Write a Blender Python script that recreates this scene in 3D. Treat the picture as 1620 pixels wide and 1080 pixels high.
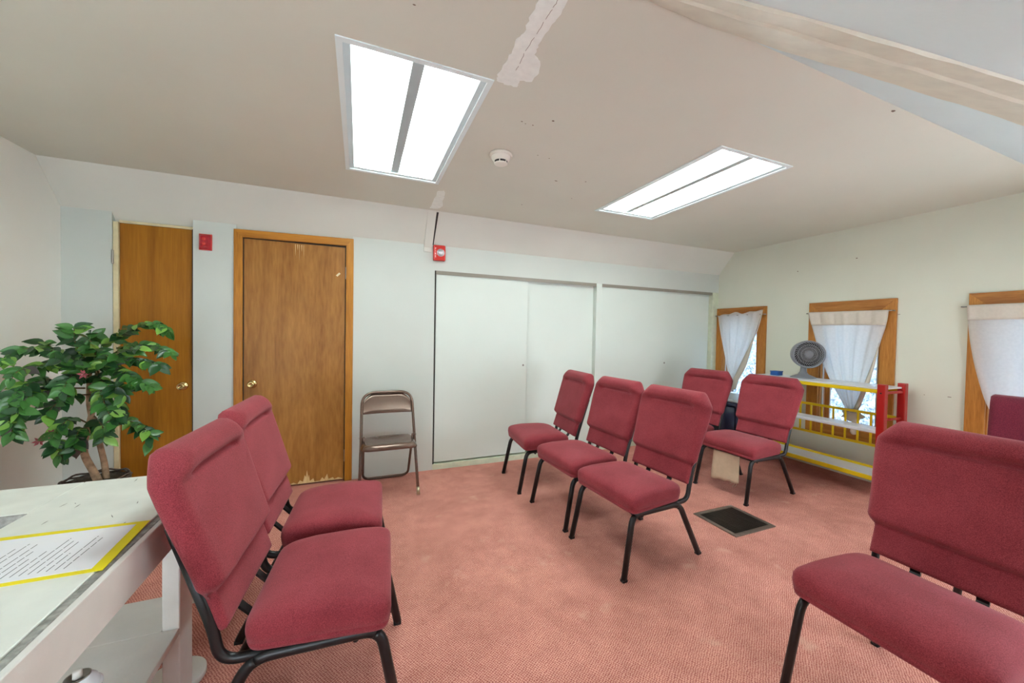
import bpy, bmesh, math, random
from mathutils import Vector, Matrix

for _o in list(bpy.data.objects):
    bpy.data.objects.remove(_o, do_unlink=True)
S = bpy.context.scene
COL = S.collection

# ------------------------------------------------------------------ camera
YAW, PIT, ROLL, CAM_H = math.radians(22.1896), math.radians(-1.2103), math.radians(1.0263), 1.32
fw = Vector((math.sin(YAW) * math.cos(PIT), math.cos(YAW) * math.cos(PIT), math.sin(PIT)))
rt = Vector((math.cos(YAW), -math.sin(YAW), 0.0))
up = rt.cross(fw)
cr, sr = math.cos(ROLL), math.sin(ROLL)
cx, cy = cr * rt + sr * up, -sr * rt + cr * up
cam = bpy.data.cameras.new('camera')
cam.sensor_width = 36.0
cam.lens = 593.336 / 1620 * 36.0
cam.clip_start = 0.05
camo = bpy.data.objects.new('camera', cam)
COL.objects.link(camo)
camo.matrix_world = Matrix((
    (cx.x, cy.x, -fw.x, 0.0), (cx.y, cy.y, -fw.y, 0.0), (cx.z, cy.z, -fw.z, CAM_H), (0, 0, 0, 1)))
S.camera = camo

# ------------------------------------------------------------------ world, light levels, exposure
TUBE_STRENGTH = 18.0
SKY_STRENGTH = 10.0
W = bpy.data.worlds.new('overcast_sky')
S.world = W
W.use_nodes = True
W.node_tree.nodes['Background'].inputs[0].default_value = (0.80, 0.90, 1.0, 1)
W.node_tree.nodes['Background'].inputs[1].default_value = SKY_STRENGTH
S.view_settings.view_transform = 'Standard'
S.view_settings.look = 'None'
S.view_settings.exposure = 0.90
S.view_settings.gamma = 1.0
S.view_settings.use_curve_mapping = False
S.cycles.use_denoising = True
S.cycles.max_bounces = 8
S.cycles.diffuse_bounces = 5
S.cycles.sample_clamp_indirect = 6.0
S.cycles.use_adaptive_sampling = True
S.cycles.adaptive_threshold = 0.02

# ------------------------------------------------------------------ room numbers (metres)
XL, XR, D, DC = -1.912, 4.406, 3.587, 3.373
ZC, Z1, Z2 = 2.398, 2.142, 1.905
YN, YB = 0.96, -0.55         # near edge of flat ceiling, wall behind
SL = 0.60                    # pitch of the near slope


def slope_z(y):
    return ZC - SL * (YN - y)


# ------------------------------------------------------------------ helpers
def lin(c):
    return tuple(((v / 255) / 12.92 if v / 255 <= 0.04045 else ((v / 255 + 0.055) / 1.055) ** 2.4) for v in c) + (1.0,)


def nodes(name):
    m = bpy.data.materials.new(name)
    m.use_nodes = True
    nt = m.node_tree
    return m, nt, nt.nodes['Principled BSDF']


def N(nt, t, **kw):
    n = nt.nodes.new(t)
    for k, v in kw.items():
        setattr(n, k, v)
    return n


def ramp(nt, stops):
    r = N(nt, 'ShaderNodeValToRGB')
    el = r.color_ramp.elements
    el[0].position, el[0].color = stops[0]
    el[1].position, el[1].color = stops[1]
    for p, c in stops[2:]:
        e = el.new(p)
        e.color = c
    return r


def plain(name, rgb, rough=0.5, metal=0.0, var=0.06, scale=9.0, bump=0.0, bscale=60.0, spec=0.5):
    """One paint, plastic or metal: base colour with slight mottling and a fine relief."""
    m, nt, b = nodes(name)
    tc = N(nt, 'ShaderNodeTexCoord')
    no = N(nt, 'ShaderNodeTexNoise')
    no.inputs['Scale'].default_value = scale
    no.inputs['Detail'].default_value = 4
    nt.links.new(tc.outputs['Object'], no.inputs['Vector'])
    c = lin(rgb)
    lo = tuple(max(0, v * (1 - var)) for v in c[:3]) + (1,)
    hi = tuple(min(1, v * (1 + var)) for v in c[:3]) + (1,)
    r = ramp(nt, [(0.3, lo), (0.7, hi)])
    nt.links.new(no.outputs[0], r.inputs[0])
    nt.links.new(r.outputs[0], b.inputs['Base Color'])
    b.inputs['Roughness'].default_value = rough
    b.inputs['Metallic'].default_value = metal
    b.inputs['Specular IOR Level'].default_value = spec
    if bump:
        n2 = N(nt, 'ShaderNodeTexNoise')
        n2.inputs['Scale'].default_value = bscale
        n2.inputs['Detail'].default_value = 3
        nt.links.new(tc.outputs['Object'], n2.inputs['Vector'])
        bp = N(nt, 'ShaderNodeBump')
        bp.inputs['Strength'].default_value = bump
        bp.inputs['Distance'].default_value = 0.004
        nt.links.new(n2.outputs[0], bp.inputs['Height'])
        nt.links.new(bp.outputs[0], b.inputs['Normal'])
    return m


def wood(name, dark, light, rough=0.4, axis='Z', scale=7.0, stretch=0.06, swirl=1.2):
    m, nt, b = nodes(name)
    tc = N(nt, 'ShaderNodeTexCoord')
    mp = N(nt, 'ShaderNodeMapping')
    sc = [1, 1, 1]
    sc['XYZ'.index(axis)] = stretch
    mp.inputs['Scale'].default_value = sc
    nt.links.new(tc.outputs['Object'], mp.inputs['Vector'])
    n1 = N(nt, 'ShaderNodeTexNoise')
    n1.inputs['Scale'].default_value = scale
    n1.inputs['Detail'].default_value = 6
    n1.inputs['Roughness'].default_value = 0.65
    n1.inputs['Distortion'].default_value = swirl
    nt.links.new(mp.outputs[0], n1.inputs['Vector'])
    n2 = N(nt, 'ShaderNodeTexNoise')
    n2.inputs['Scale'].default_value = scale * 14
    n2.inputs['Detail'].default_value = 3
    nt.links.new(mp.outputs[0], n2.inputs['Vector'])
    mx = N(nt, 'ShaderNodeMix', data_type='FLOAT')
    mx.inputs[0].default_value = 0.35
    nt.links.new(n1.outputs[0], mx.inputs[2])
    nt.links.new(n2.outputs[0], mx.inputs[3])
    r = ramp(nt, [(0.33, lin(dark)), (0.66, lin(light))])
    nt.links.new(mx.outputs[0], r.inputs[0])
    nt.links.new(r.outputs[0], b.inputs['Base Color'])
    b.inputs['Roughness'].default_value = rough
    b.inputs['Specular IOR Level'].default_value = 0.3
    return m


def carpet_mat():
    m, nt, b = nodes('carpet')
    tc = N(nt, 'ShaderNodeTexCoord')
    mp = N(nt, 'ShaderNodeMapping')
    mp.inputs['Rotation'].default_value = (0, 0, math.radians(12))
    nt.links.new(tc.outputs['Object'], mp.inputs['Vector'])
    wn = N(nt, 'ShaderNodeTexNoise')
    wn.inputs['Scale'].default_value = 45
    nt.links.new(tc.outputs['Object'], wn.inputs['Vector'])
    wm = N(nt, 'ShaderNodeVectorMath', operation='MULTIPLY_ADD')
    wm.inputs[1].default_value = (0.012, 0.012, 0)
    nt.links.new(wn.outputs['Color'], wm.inputs[0])
    nt.links.new(mp.outputs[0], wm.inputs[2])
    sx = N(nt, 'ShaderNodeSeparateXYZ')
    nt.links.new(wm.outputs[0], sx.inputs[0])

    def M(op, a, bb=None):
        n = N(nt, 'ShaderNodeMath', operation=op)
        for i, v in enumerate((a, bb)):
            if v is None:
                continue
            if isinstance(v, (int, float)):
                n.inputs[i].default_value = v
            else:
                nt.links.new(v, n.inputs[i])
        return n.outputs[0]
    k = 2 * math.pi / 0.0125
    w = M('MULTIPLY', M('SINE', M('MULTIPLY', sx.outputs[0], k)), M('SINE', M('MULTIPLY', sx.outputs[1], k)))
    w = M('MULTIPLY_ADD', w, 0.5)
    w.node.inputs[2].default_value = 0.5
    nz = N(nt, 'ShaderNodeTexNoise')
    nz.inputs['Scale'].default_value = 170
    nz.inputs['Detail'].default_value = 2
    nt.links.new(tc.outputs['Object'], nz.inputs['Vector'])
    w2 = M('MULTIPLY_ADD', nz.outputs[0], 0.9)
    nt.links.new(M('MULTIPLY', w, 0.75), w2.node.inputs[2])
    r = ramp(nt, [(0.25, lin((126, 64, 58))), (0.72, lin((190, 116, 104))), (1.0, lin((222, 164, 148)))])
    nt.links.new(w2, r.inputs[0])
    big = N(nt, 'ShaderNodeTexNoise')
    big.inputs['Scale'].default_value = 1.7
    big.inputs['Detail'].default_value = 6
    big.inputs['Roughness'].default_value = 0.6
    nt.links.new(tc.outputs['Object'], big.inputs['Vector'])
    r2 = ramp(nt, [(0.3, (0.80, 0.78, 0.76, 1)), (0.55, (1.0, 1.0, 1.0, 1)), (0.75, (1.10, 1.16, 1.12, 1))])
    nt.links.new(big.outputs[0], r2.inputs[0])
    mx = N(nt, 'ShaderNodeMix', data_type='RGBA', blend_type='MULTIPLY')
    mx.inputs[0].default_value = 1.0
    nt.links.new(r.outputs[0], mx.inputs[6])
    nt.links.new(r2.outputs[0], mx.inputs[7])
    mid = N(nt, 'ShaderNodeTexNoise')
    mid.inputs['Scale'].default_value = 7.5
    mid.inputs['Detail'].default_value = 7
    mid.inputs['Roughness'].default_value = 0.7
    nt.links.new(tc.outputs['Object'], mid.inputs['Vector'])
    r4 = ramp(nt, [(0.34, (0.87, 0.84, 0.83, 1)), (0.52, (1.0, 1.0, 1.0, 1)), (0.70, (1.10, 1.13, 1.11, 1))])
    nt.links.new(mid.outputs[0], r4.inputs[0])
    mx4 = N(nt, 'ShaderNodeMix', data_type='RGBA', blend_type='MULTIPLY')
    mx4.inputs[0].default_value = 1.0
    nt.links.new(mx.outputs[2], mx4.inputs[6])
    nt.links.new(r4.outputs[0], mx4.inputs[7])
    # small pale worn spots
    vo = N(nt, 'ShaderNodeTexNoise')
    vo.inputs['Scale'].default_value = 6.5
    vo.inputs['Detail'].default_value = 5
    nt.links.new(tc.outputs['Object'], vo.inputs['Vector'])
    r3 = ramp(nt, [(0.62, (0, 0, 0, 1)), (0.76, (0.6, 0.6, 0.6, 1))])
    nt.links.new(vo.outputs[0], r3.inputs[0])
    mx2 = N(nt, 'ShaderNodeMix', data_type='RGBA')
    nt.links.new(r3.outputs[0], mx2.inputs[0])
    nt.links.new(mx4.outputs[2], mx2.inputs[6])
    mx2.inputs[7].default_value = lin((214, 168, 148))
    nt.links.new(mx2.outputs[2], b.inputs['Base Color'])
    b.inputs['Roughness'].default_value = 0.95
    b.inputs['Specular IOR Level'].default_value = 0.1
    bp = N(nt, 'ShaderNodeBump')
    bp.inputs['Strength'].default_value = 0.5
    bp.inputs['Distance'].default_value = 0.004
    nt.links.new(w2, bp.inputs['Height'])
    nt.links.new(bp.outputs[0], b.inputs['Normal'])
    return m


def fabric_mat(name, a, c, fscale=420.0):
    m, nt, b = nodes(name)
    tc = N(nt, 'ShaderNodeTexCoord')
    n1 = N(nt, 'ShaderNodeTexNoise')
    n1.inputs['Scale'].default_value = fscale
    n1.inputs['Detail'].default_value = 2
    n2 = N(nt, 'ShaderNodeTexNoise')
    n2.inputs['Scale'].default_value = 5
    n2.inputs['Detail'].default_value = 5
    for n in (n1, n2):
        nt.links.new(tc.outputs['Object'], n.inputs['Vector'])
    mx = N(nt, 'ShaderNodeMix', data_type='FLOAT')
    mx.inputs[0].default_value = 0.35
    nt.links.new(n1.outputs[0], mx.inputs[2])
    nt.links.new(n2.outputs[0], mx.inputs[3])
    r = ramp(nt, [(0.36, lin(a)), (0.64, lin(c))])
    nt.links.new(mx.outputs[0], r.inputs[0])
    nt.links.new(r.outputs[0], b.inputs['Base Color'])
    b.inputs['Roughness'].default_value = 0.9
    b.inputs['Specular IOR Level'].default_value = 0.15
    b.inputs['Sheen Weight'].default_value = 0.22
    b.inputs['Sheen Roughness'].default_value = 0.5
    b.inputs['Sheen Tint'].default_value = (1, 0.6, 0.62, 1)
    bp = N(nt, 'ShaderNodeBump')
    bp.inputs['Strength'].default_value = 0.35
    bp.inputs['Distance'].default_value = 0.002
    nt.links.new(n1.outputs[0], bp.inputs['Height'])
    nt.links.new(bp.outputs[0], b.inputs['Normal'])
    return m


def emit_mat(name, rgb, strength):
    m = bpy.data.materials.new(name)
    m.use_nodes = True
    nt = m.node_tree
    nt.nodes.clear()
    e = N(nt, 'ShaderNodeEmission')
    e.inputs[0].default_value = rgb
    e.inputs[1].default_value = strength
    o = N(nt, 'ShaderNodeOutputMaterial')
    nt.links.new(e.outputs[0], o.inputs[0])
    return m


def sheer_mat(name, rgb, amount, pattern=0.0):
    """Thin cloth or obscured glass that lets daylight glow through."""
    m = bpy.data.materials.new(name)
    m.use_nodes = True
    nt = m.node_tree
    nt.nodes.clear()
    o = N(nt, 'ShaderNodeOutputMaterial')
    d = N(nt, 'ShaderNodeBsdfDiffuse')
    t = N(nt, 'ShaderNodeBsdfTranslucent')
    mx = N(nt, 'ShaderNodeMixShader')
    mx.inputs[0].default_value = amount
    nt.links.new(d.outputs[0], mx.inputs[1])
    nt.links.new(t.outputs[0], mx.inputs[2])
    nt.links.new(mx.outputs[0], o.inputs[0])
    tc = N(nt, 'ShaderNodeTexCoord')
    no = N(nt, 'ShaderNodeTexNoise')
    no.inputs['Scale'].default_value = 38 if pattern else 60
    no.inputs['Detail'].default_value = 5
    no.inputs['Distortion'].default_value = 1.5 if pattern else 0
    nt.links.new(tc.outputs['Object'], no.inputs['Vector'])
    c = lin(rgb)
    lo = tuple(v * (1 - (pattern or 0.04)) for v in c[:3])
    if pattern:
        lo = (lo[0] * 0.86, lo[1] * 0.95, lo[2])
    r = ramp(nt, [(0.38, lo + (1,)), (0.62, c)])
    nt.links.new(no.outputs[0], r.inputs[0])
    nt.links.new(r.outputs[0], d.inputs[0])
    nt.links.new(r.outputs[0], t.inputs[0])
    if pattern:
        g = N(nt, 'ShaderNodeBsdfGlossy')
        g.inputs['Roughness'].default_value = 0.25
        m2 = N(nt, 'ShaderNodeMixShader')
        m2.inputs[0].default_value = 0.06
        nt.links.new(mx.outputs[0], m2.inputs[1])
        nt.links.new(g.outputs[0], m2.inputs[2])
        nt.links.new(m2.outputs[0], o.inputs[0])
    return m


def clear_mat(name):
    m = bpy.data.materials.new(name)
    m.use_nodes = True
    nt = m.node_tree
    nt.nodes.clear()
    o = N(nt, 'ShaderNodeOutputMaterial')
    a = N(nt, 'ShaderNodeBsdfTransparent')
    g = N(nt, 'ShaderNodeBsdfGlossy')
    g.inputs['Roughness'].default_value = 0.02
    mx = N(nt, 'ShaderNodeMixShader')
    mx.inputs[0].default_value = 0.06
    nt.links.new(a.outputs[0], mx.inputs[1])
    nt.links.new(g.outputs[0], mx.inputs[2])
    nt.links.new(mx.outputs[0], o.inputs[0])
    return m


MAT = dict(
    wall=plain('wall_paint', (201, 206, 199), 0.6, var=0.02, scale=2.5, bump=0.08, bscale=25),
    wall_l=plain('lightened_side_wall_paint', (236, 238, 230), 0.6, var=0.02, scale=2.5, bump=0.08, bscale=25),  # wall paint made lighter to stand in for light missing on the left
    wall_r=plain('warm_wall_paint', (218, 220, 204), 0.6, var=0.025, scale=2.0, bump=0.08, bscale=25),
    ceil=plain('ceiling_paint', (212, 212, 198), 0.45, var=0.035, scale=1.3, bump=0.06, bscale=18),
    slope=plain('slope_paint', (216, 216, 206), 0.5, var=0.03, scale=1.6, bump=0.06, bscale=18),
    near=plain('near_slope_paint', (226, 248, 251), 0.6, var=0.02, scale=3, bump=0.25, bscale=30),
    beam=plain('beam_paint', (224, 226, 210), 0.42, var=0.06, scale=14, bump=0.35, bscale=22),
    patch=plain('plaster_patch', (236, 240, 234), 0.8, var=0.05, scale=30),
    dark=plain('dark_gap', (44, 38, 34), 0.8),
    scuff=plain('scuff', (120, 100, 84), 0.8),
    carpet=carpet_mat(),
    panel=plain('closet_paint', (213, 221, 213), 0.5, var=0.018, scale=2.0, bump=0.05, bscale=12),
    sill=plain('pale_green_paint', (206, 212, 188), 0.55, var=0.08, scale=18),
    track=plain('track_grey', (140, 134, 122), 0.5),
    door1=wood('golden_veneer', (136, 82, 8), (172, 112, 20), 0.5, 'Z', 9, 0.05, 0.6),
    door2=wood('brown_veneer', (132, 84, 28), (176, 122, 58), 0.45, 'Z', 4.2, 0.14, 2.2),
    casing=wood('oak_casing', (150, 92, 22), (206, 142, 50), 0.38, 'Z', 10, 0.06, 0.8),
    pine=wood('pine_casing', (152, 92, 34), (204, 140, 66), 0.42, 'Z', 11, 0.08, 1.4),
    pineh=wood('pine_casing_flat', (140, 84, 34), (192, 130, 64), 0.42, 'Y', 11, 0.08, 1.4),
    raw=wood('raw_wood', (196, 160, 104), (232, 206, 152), 0.7, 'Z', 20, 0.1, 0.5),
    strip=plain('masking_strip', (214, 200, 160), 0.7, var=0.10, scale=16),
    brass=plain('brass', (205, 180, 124), 0.22, 1.0, var=0.08),
    steel=plain('steel', (150, 146, 140), 0.3, 1.0),
    fabric=fabric_mat('burgundy_fabric', (112, 37, 44), (160, 67, 75)),
    maroon=fabric_mat('maroon_cloth', (92, 26, 42), (120, 42, 58), 260),
    black=plain('black_enamel', (26, 26, 27), 0.38, 0.2, var=0.25, scale=30),
    rubber=plain('black_plastic', (18, 18, 18), 0.6),
    brown=plain('brown_enamel', (112, 90, 78), 0.24, 0.45, var=0.08, spec=0.6),
    ferrule=plain('worn_ferrule', (186, 170, 140), 0.35, 0.8),
    white=plain('white_paint', (228, 230, 222), 0.5, var=0.05, scale=12, bump=0.25, bscale=26),
    white2=plain('white_painted_board', (222, 220, 214), 0.5, var=0.04, scale=10, bump=0.15),
    worn=plain('worn_plywood_edge', (150, 148, 142), 0.8, var=0.4, scale=55, bump=0.5, bscale=80),
    yellow=plain('yellow_card', (236, 218, 16), 0.55, var=0.03),
    paper=plain('white_paper', (240, 240, 244), 0.7, var=0.01),
    ink=plain('grey_ink', (88, 88, 96), 0.8),
    yenamel=plain('yellow_enamel', (232, 200, 22), 0.3, var=0.04),
    renamel=plain('red_enamel', (180, 34, 30), 0.3, var=0.05),
    wlam=plain('white_laminate', (226, 230, 236), 0.3, var=0.02),
    red=plain('red_plastic', (206, 46, 38), 0.35, var=0.05),
    dred=plain('dark_red_lens', (176, 14, 34), 0.15, var=0.2, scale=40),
    lens=plain('clear_lens', (206, 208, 212), 0.1, 0.5, var=0.15, scale=90),
    letter=plain('white_lettering', (238, 226, 220), 0.6),
    housing=plain('fixture_white', (228, 240, 240), 0.35, var=0.01),
    rail=plain('cool_white_rail', (206, 224, 228), 0.35, var=0.02),
    grey=plain('ballast_grey', (176, 186, 188), 0.4, 0.2, var=0.03),
    tube=emit_mat('fluorescent_tube', (0.92, 1.0, 0.97, 1), TUBE_STRENGTH),
    offwhite=plain('off_white_plastic', (226, 220, 208), 0.4, var=0.03),
    fan=plain('grey_fan_plastic', (124, 126, 132), 0.38, var=0.05),
    fan_d=plain('dark_fan_plastic', (30, 30, 33), 0.5),
    fan_l=plain('light_fan_plastic', (168, 168, 172), 0.4),
    blue=plain('navy_plastic', (26, 38, 66), 0.4, var=0.1),
    blue2=plain('blue_plastic', (24, 82, 150), 0.4, var=0.08),
    curtain=sheer_mat('white_curtain', (246, 244, 240), 0.66),
    hem=sheer_mat('curtain_hem', (224, 214, 200), 0.15),
    glass=sheer_mat('patterned_glass', (196, 207, 218), 0.70, 0.66),
    clear=clear_mat('clear_glass'),
    muslin=plain('beige_muslin', (206, 186, 158), 0.9, var=0.06, scale=25),
    bark=plain('bark', (172, 142, 112), 0.85, var=0.4, scale=28, bump=0.8, bscale=50),
    twig=plain('twig', (110, 96, 62), 0.8, var=0.2),
    wicker=plain('grey_wicker', (96, 84, 74), 0.85, var=0.4, scale=50, bump=0.8, bscale=70),
    soil=plain('moss', (70, 62, 50), 0.95, var=0.4, scale=40),
    leaf_d=plain('leaf_dark_green', (38, 80, 42), 0.3, var=0.25, scale=14),
    leaf_m=plain('leaf_green', (66, 120, 54), 0.32, var=0.22, scale=14),
    leaf_l=plain('leaf_light_green', (124, 172, 72), 0.35, var=0.18, scale=14),
    leaf_g=plain('leaf_grey_underside', (96, 92, 88), 0.6, var=0.18, scale=14),
    pink=plain('dusty_pink_petal', (158, 76, 84), 0.7, var=0.2),
    grille=plain('dark_bronze_grille', (64, 56, 50), 0.4, 0.6, var=0.15, scale=40),
    grille_f=plain('grille_frame', (140, 128, 118), 0.35, 0.7, var=0.15, scale=30),
    can=plain('white_can', (226, 232, 240), 0.25, var=0.02),
)


def obj(name, bm, mat, parent=None, smooth=False, loc=None, tag=None, kind=None):
    me = bpy.data.meshes.new(name)
    bmesh.ops.recalc_face_normals(bm, faces=bm.faces)
    bm.to_mesh(me)
    bm.free()
    if smooth:
        for p in me.polygons:
            p.use_smooth = True
    me.materials.append(MAT[mat])
    o = bpy.data.objects.new(name, me)
    COL.objects.link(o)
    if parent:
        o.parent = parent
    if loc:
        o.location = loc
    if tag:
        o['label'], o['category'] = tag[0], tag[1]
        if len(tag) > 2:
            o['group'] = tag[2]
    if kind:
        o['kind'] = kind
    return o


def thing(name, label, cat, loc=(0, 0, 0), rz=0.0, group=None, kind=None):
    o = bpy.data.objects.new(name, None)
    o.empty_display_size = 0.1
    COL.objects.link(o)
    o.location = loc
    o.rotation_euler = (0, 0, rz)
    o['label'] = label
    if cat:
        o['category'] = cat
    if group:
        o['group'] = group
    if kind:
        o['kind'] = kind
    return o


def copy_tree(src, parent=None):
    c = src.copy()
    COL.objects.link(c)
    c.parent = parent
    for ch in list(src.children):
        copy_tree(ch, c)
    return c


def B():
    return bmesh.new()


def box(bm, x0, x1, y0, y1, z0, z1):
    v = [bm.verts.new(p) for p in ((x0, y0, z0), (x1, y0, z0), (x1, y1, z0), (x0, y1, z0),
                                   (x0, y0, z1), (x1, y0, z1), (x1, y1, z1), (x0, y1, z1))]
    for f in ((0, 3, 2, 1), (4, 5, 6, 7), (0, 1, 5, 4), (1, 2, 6, 5), (2, 3, 7, 6), (3, 0, 4, 7)):
        bm.faces.new([v[i] for i in f])
    return bm


def bbox(x0, x1, y0, y1, z0, z1, bev=0.0, seg=2):
    bm = box(B(), x0, x1, y0, y1, z0, z1)
    if bev:
        bmesh.ops.bevel(bm, geom=list(bm.edges), offset=bev, segments=seg, affect='EDGES', profile=0.6)
    return bm


def extrude_poly(bm, pts, vec):
    """Closed prism from a planar polygon of 3-D points."""
    vec = Vector(vec)
    a = [bm.verts.new(p) for p in pts]
    b = [bm.verts.new(Vector(p) + vec) for p in pts]
    bm.faces.new(a)
    bm.faces.new(b[::-1])
    n = len(pts)
    for i in range(n):
        bm.faces.new((a[i], a[(i + 1) % n], b[(i + 1) % n], b[i]))
    return bm


def fillet(pts, r, n=5):
    pts = [Vector(p) for p in pts]
    out = [pts[0]]
    for i in range(1, len(pts) - 1):
        a, b, c = pts[i - 1], pts[i], pts[i + 1]
        u, v = (a - b), (c - b)
        k = min(r, u.length * 0.45, v.length * 0.45)
        p, q = b + u.normalized() * k, b + v.normalized() * k
        for j in range(n + 1):
            t = j / n
            out.append((1 - t) ** 2 * p + 2 * t * (1 - t) * b + t * t * q)
    out.append(pts[-1])
    return out


def tube(bm, pts, r, seg=8, r2=None, ref=None, closed=False, radii=None):
    """Sweep an ellipse (r along ref-ish normal, r2 across) along a polyline."""
    pts = [Vector(p) for p in pts]
    n = len(pts)
    r2 = r if r2 is None else r2
    rings = []
    prev = None
    for i in range(n):
        if closed:
            t = (pts[(i + 1) % n] - pts[i - 1]).normalized()
        else:
            t = (pts[min(i + 1, n - 1)] - pts[max(i - 1, 0)]).normalized()
        if prev is None:
            a = Vector(ref) if ref else (Vector((0, 0, 1)) if abs(t.z) < 0.9 else Vector((1, 0, 0)))
        else:
            a = prev
        a = (a - t * a.dot(t)).normalized()
        prev = a
        b = t.cross(a)
        k = radii[i] if radii else 1.0
        rings.append([bm.verts.new(pts[i] + (a * r * math.cos(2 * math.pi * j / seg) + b * r2 * math.sin(2 * math.pi * j / seg)) * k)
                      for j in range(seg)])
    m = n if closed else n - 1
    for i in range(m):
        A, C = rings[i], rings[(i + 1) % n]
        for j in range(seg):
            bm.faces.new((A[j], A[(j + 1) % seg], C[(j + 1) % seg], C[j]))
    if not closed:
        bm.faces.new(rings[0][::-1])
        bm.faces.new(rings[-1])
    return bm


def lathe(bm, prof, seg=24, mat=None):
    """Revolve (r, z) pairs about Z; mat optionally orients the result."""
    rings = []
    for r, z in prof:
        if r < 1e-5:
            rings.append([bm.verts.new((0, 0, z))])
        else:
            rings.append([bm.verts.new((r * math.cos(2 * math.pi * j / seg), r * math.sin(2 * math.pi * j / seg), z)) for j in range(seg)])
    for A, C in zip(rings[:-1], rings[1:]):
        for j in range(seg):
            k = (j + 1) % seg
            f = ([A[0]] if len(A) == 1 else [A[j], A[k]]) + ([C[0]] if len(C) == 1 else [C[k], C[j]])
            if len(f) > 2:
                bm.faces.new(f)
    if mat:
        bmesh.ops.transform(bm, matrix=mat, verts=bm.verts)
    return bm


def axis_matrix(origin, direction):
    z = Vector(direction).normalized()
    x = Vector((0, 0, 1)).cross(z)
    x = x.normalized() if x.length > 1e-4 else Vector((1, 0, 0))
    y = z.cross(x)
    o = Vector(origin)
    return Matrix(((x.x, y.x, z.x, o.x), (x.y, y.y, z.y, o.y), (x.z, y.z, z.z, o.z), (0, 0, 0, 1)))


def grid_mesh(bm, rows):
    vs = [[bm.verts.new(p) for p in r] for r in rows]
    for a, b in zip(vs[:-1], vs[1:]):
        for j in range(len(a) - 1):
            bm.faces.new((a[j], a[j + 1], b[j + 1], b[j]))
    return vs


def sheet(rows, thick):
    """Cloth: a grid of points given real thickness."""
    bm = B()
    grid_mesh(bm, rows)
    bmesh.ops.recalc_face_normals(bm, faces=bm.faces)
    bmesh.ops.solidify(bm, geom=list(bm.faces), thickness=thick)
    return bm


def struct(name, bm, mat, label, parent=None, smooth=False):
    o = obj(name, bm, mat, parent, smooth)
    if parent is None:
        o['kind'] = 'structure'
        o['label'] = label
    return o


def sstep(a, b, x):
    t = max(0.0, min(1.0, (x - a) / (b - a)))
    return t * t * (3 - 2 * t)


# ------------------------------------------------------------------ room shell
LX = [(-0.086, 0.518), (1.882, 2.498)]
LY = (1.542, 2.756)
OUT = 0.16

floor = struct('floor', box(B(), XL - OUT, XR + OUT, YB - OUT, D + 0.2, -0.12, 0.0), 'carpet',
               'dusty red loop pile carpet covering the whole floor')

bm = B()
T = ZC + 0.03
for x0, x1, y0, y1 in ((XL, LX[0][0], YN, DC), (LX[0][0], LX[0][1], YN, LY[0]), (LX[0][0], LX[0][1], LY[1], DC),
                       (LX[0][1], LX[1][0], YN, DC), (LX[1][0], LX[1][1], YN, LY[0]), (LX[1][0], LX[1][1], LY[1], DC),
                       (LX[1][1], XR, YN, DC)):
    box(bm, x0, x1, y0, y1, ZC, T)
ceiling = struct('ceiling', bm, 'ceil', 'flat pinkish beige painted ceiling with plaster patches')

# back slope (drywall running down to the wall head, deeper over the two doors)
bm = B()
k = (ZC - Z1) / (D - DC)


def slope_piece(x0, x1, yend):
    ze = ZC - k * (yend - DC)
    extrude_poly(bm, [(x0, DC, ZC), (x0, yend, ze), (x0, yend + 0.05, ze + 0.02), (x0, DC + 0.05, ZC + 0.06)], (x1 - x0, 0, 0))


slope_piece(XL, -1.645, D)
slope_piece(-1.645, -1.180, 3.645)
slope_piece(-1.180, -0.905, D)
slope_piece(-0.905, -0.060, 3.622)
slope_piece(-0.060, XR, D)
slope_back = struct('ceiling_slope_back', bm, 'slope', 'greyish sloped ceiling strip above the doors and closets')

bm = B()
e0 = ZC + 0.03
for x0, x1, z0, z1 in ((XL, -1.645, 0, Z1), (-1.180, -0.905, 0, Z1), (-0.060, 0.660, 0, Z1), (0.660, XR, Z2, Z1)):
    box(bm, x0, x1, D, D + 0.11, z0, z1)
box(bm, XL, XR, D + 0.11, D + 0.15, 0, Z1 + 0.4)
wall_back = struct('wall_back', bm, 'wall', 'off white back wall holding two wooden doors and the sliding closet')

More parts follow.
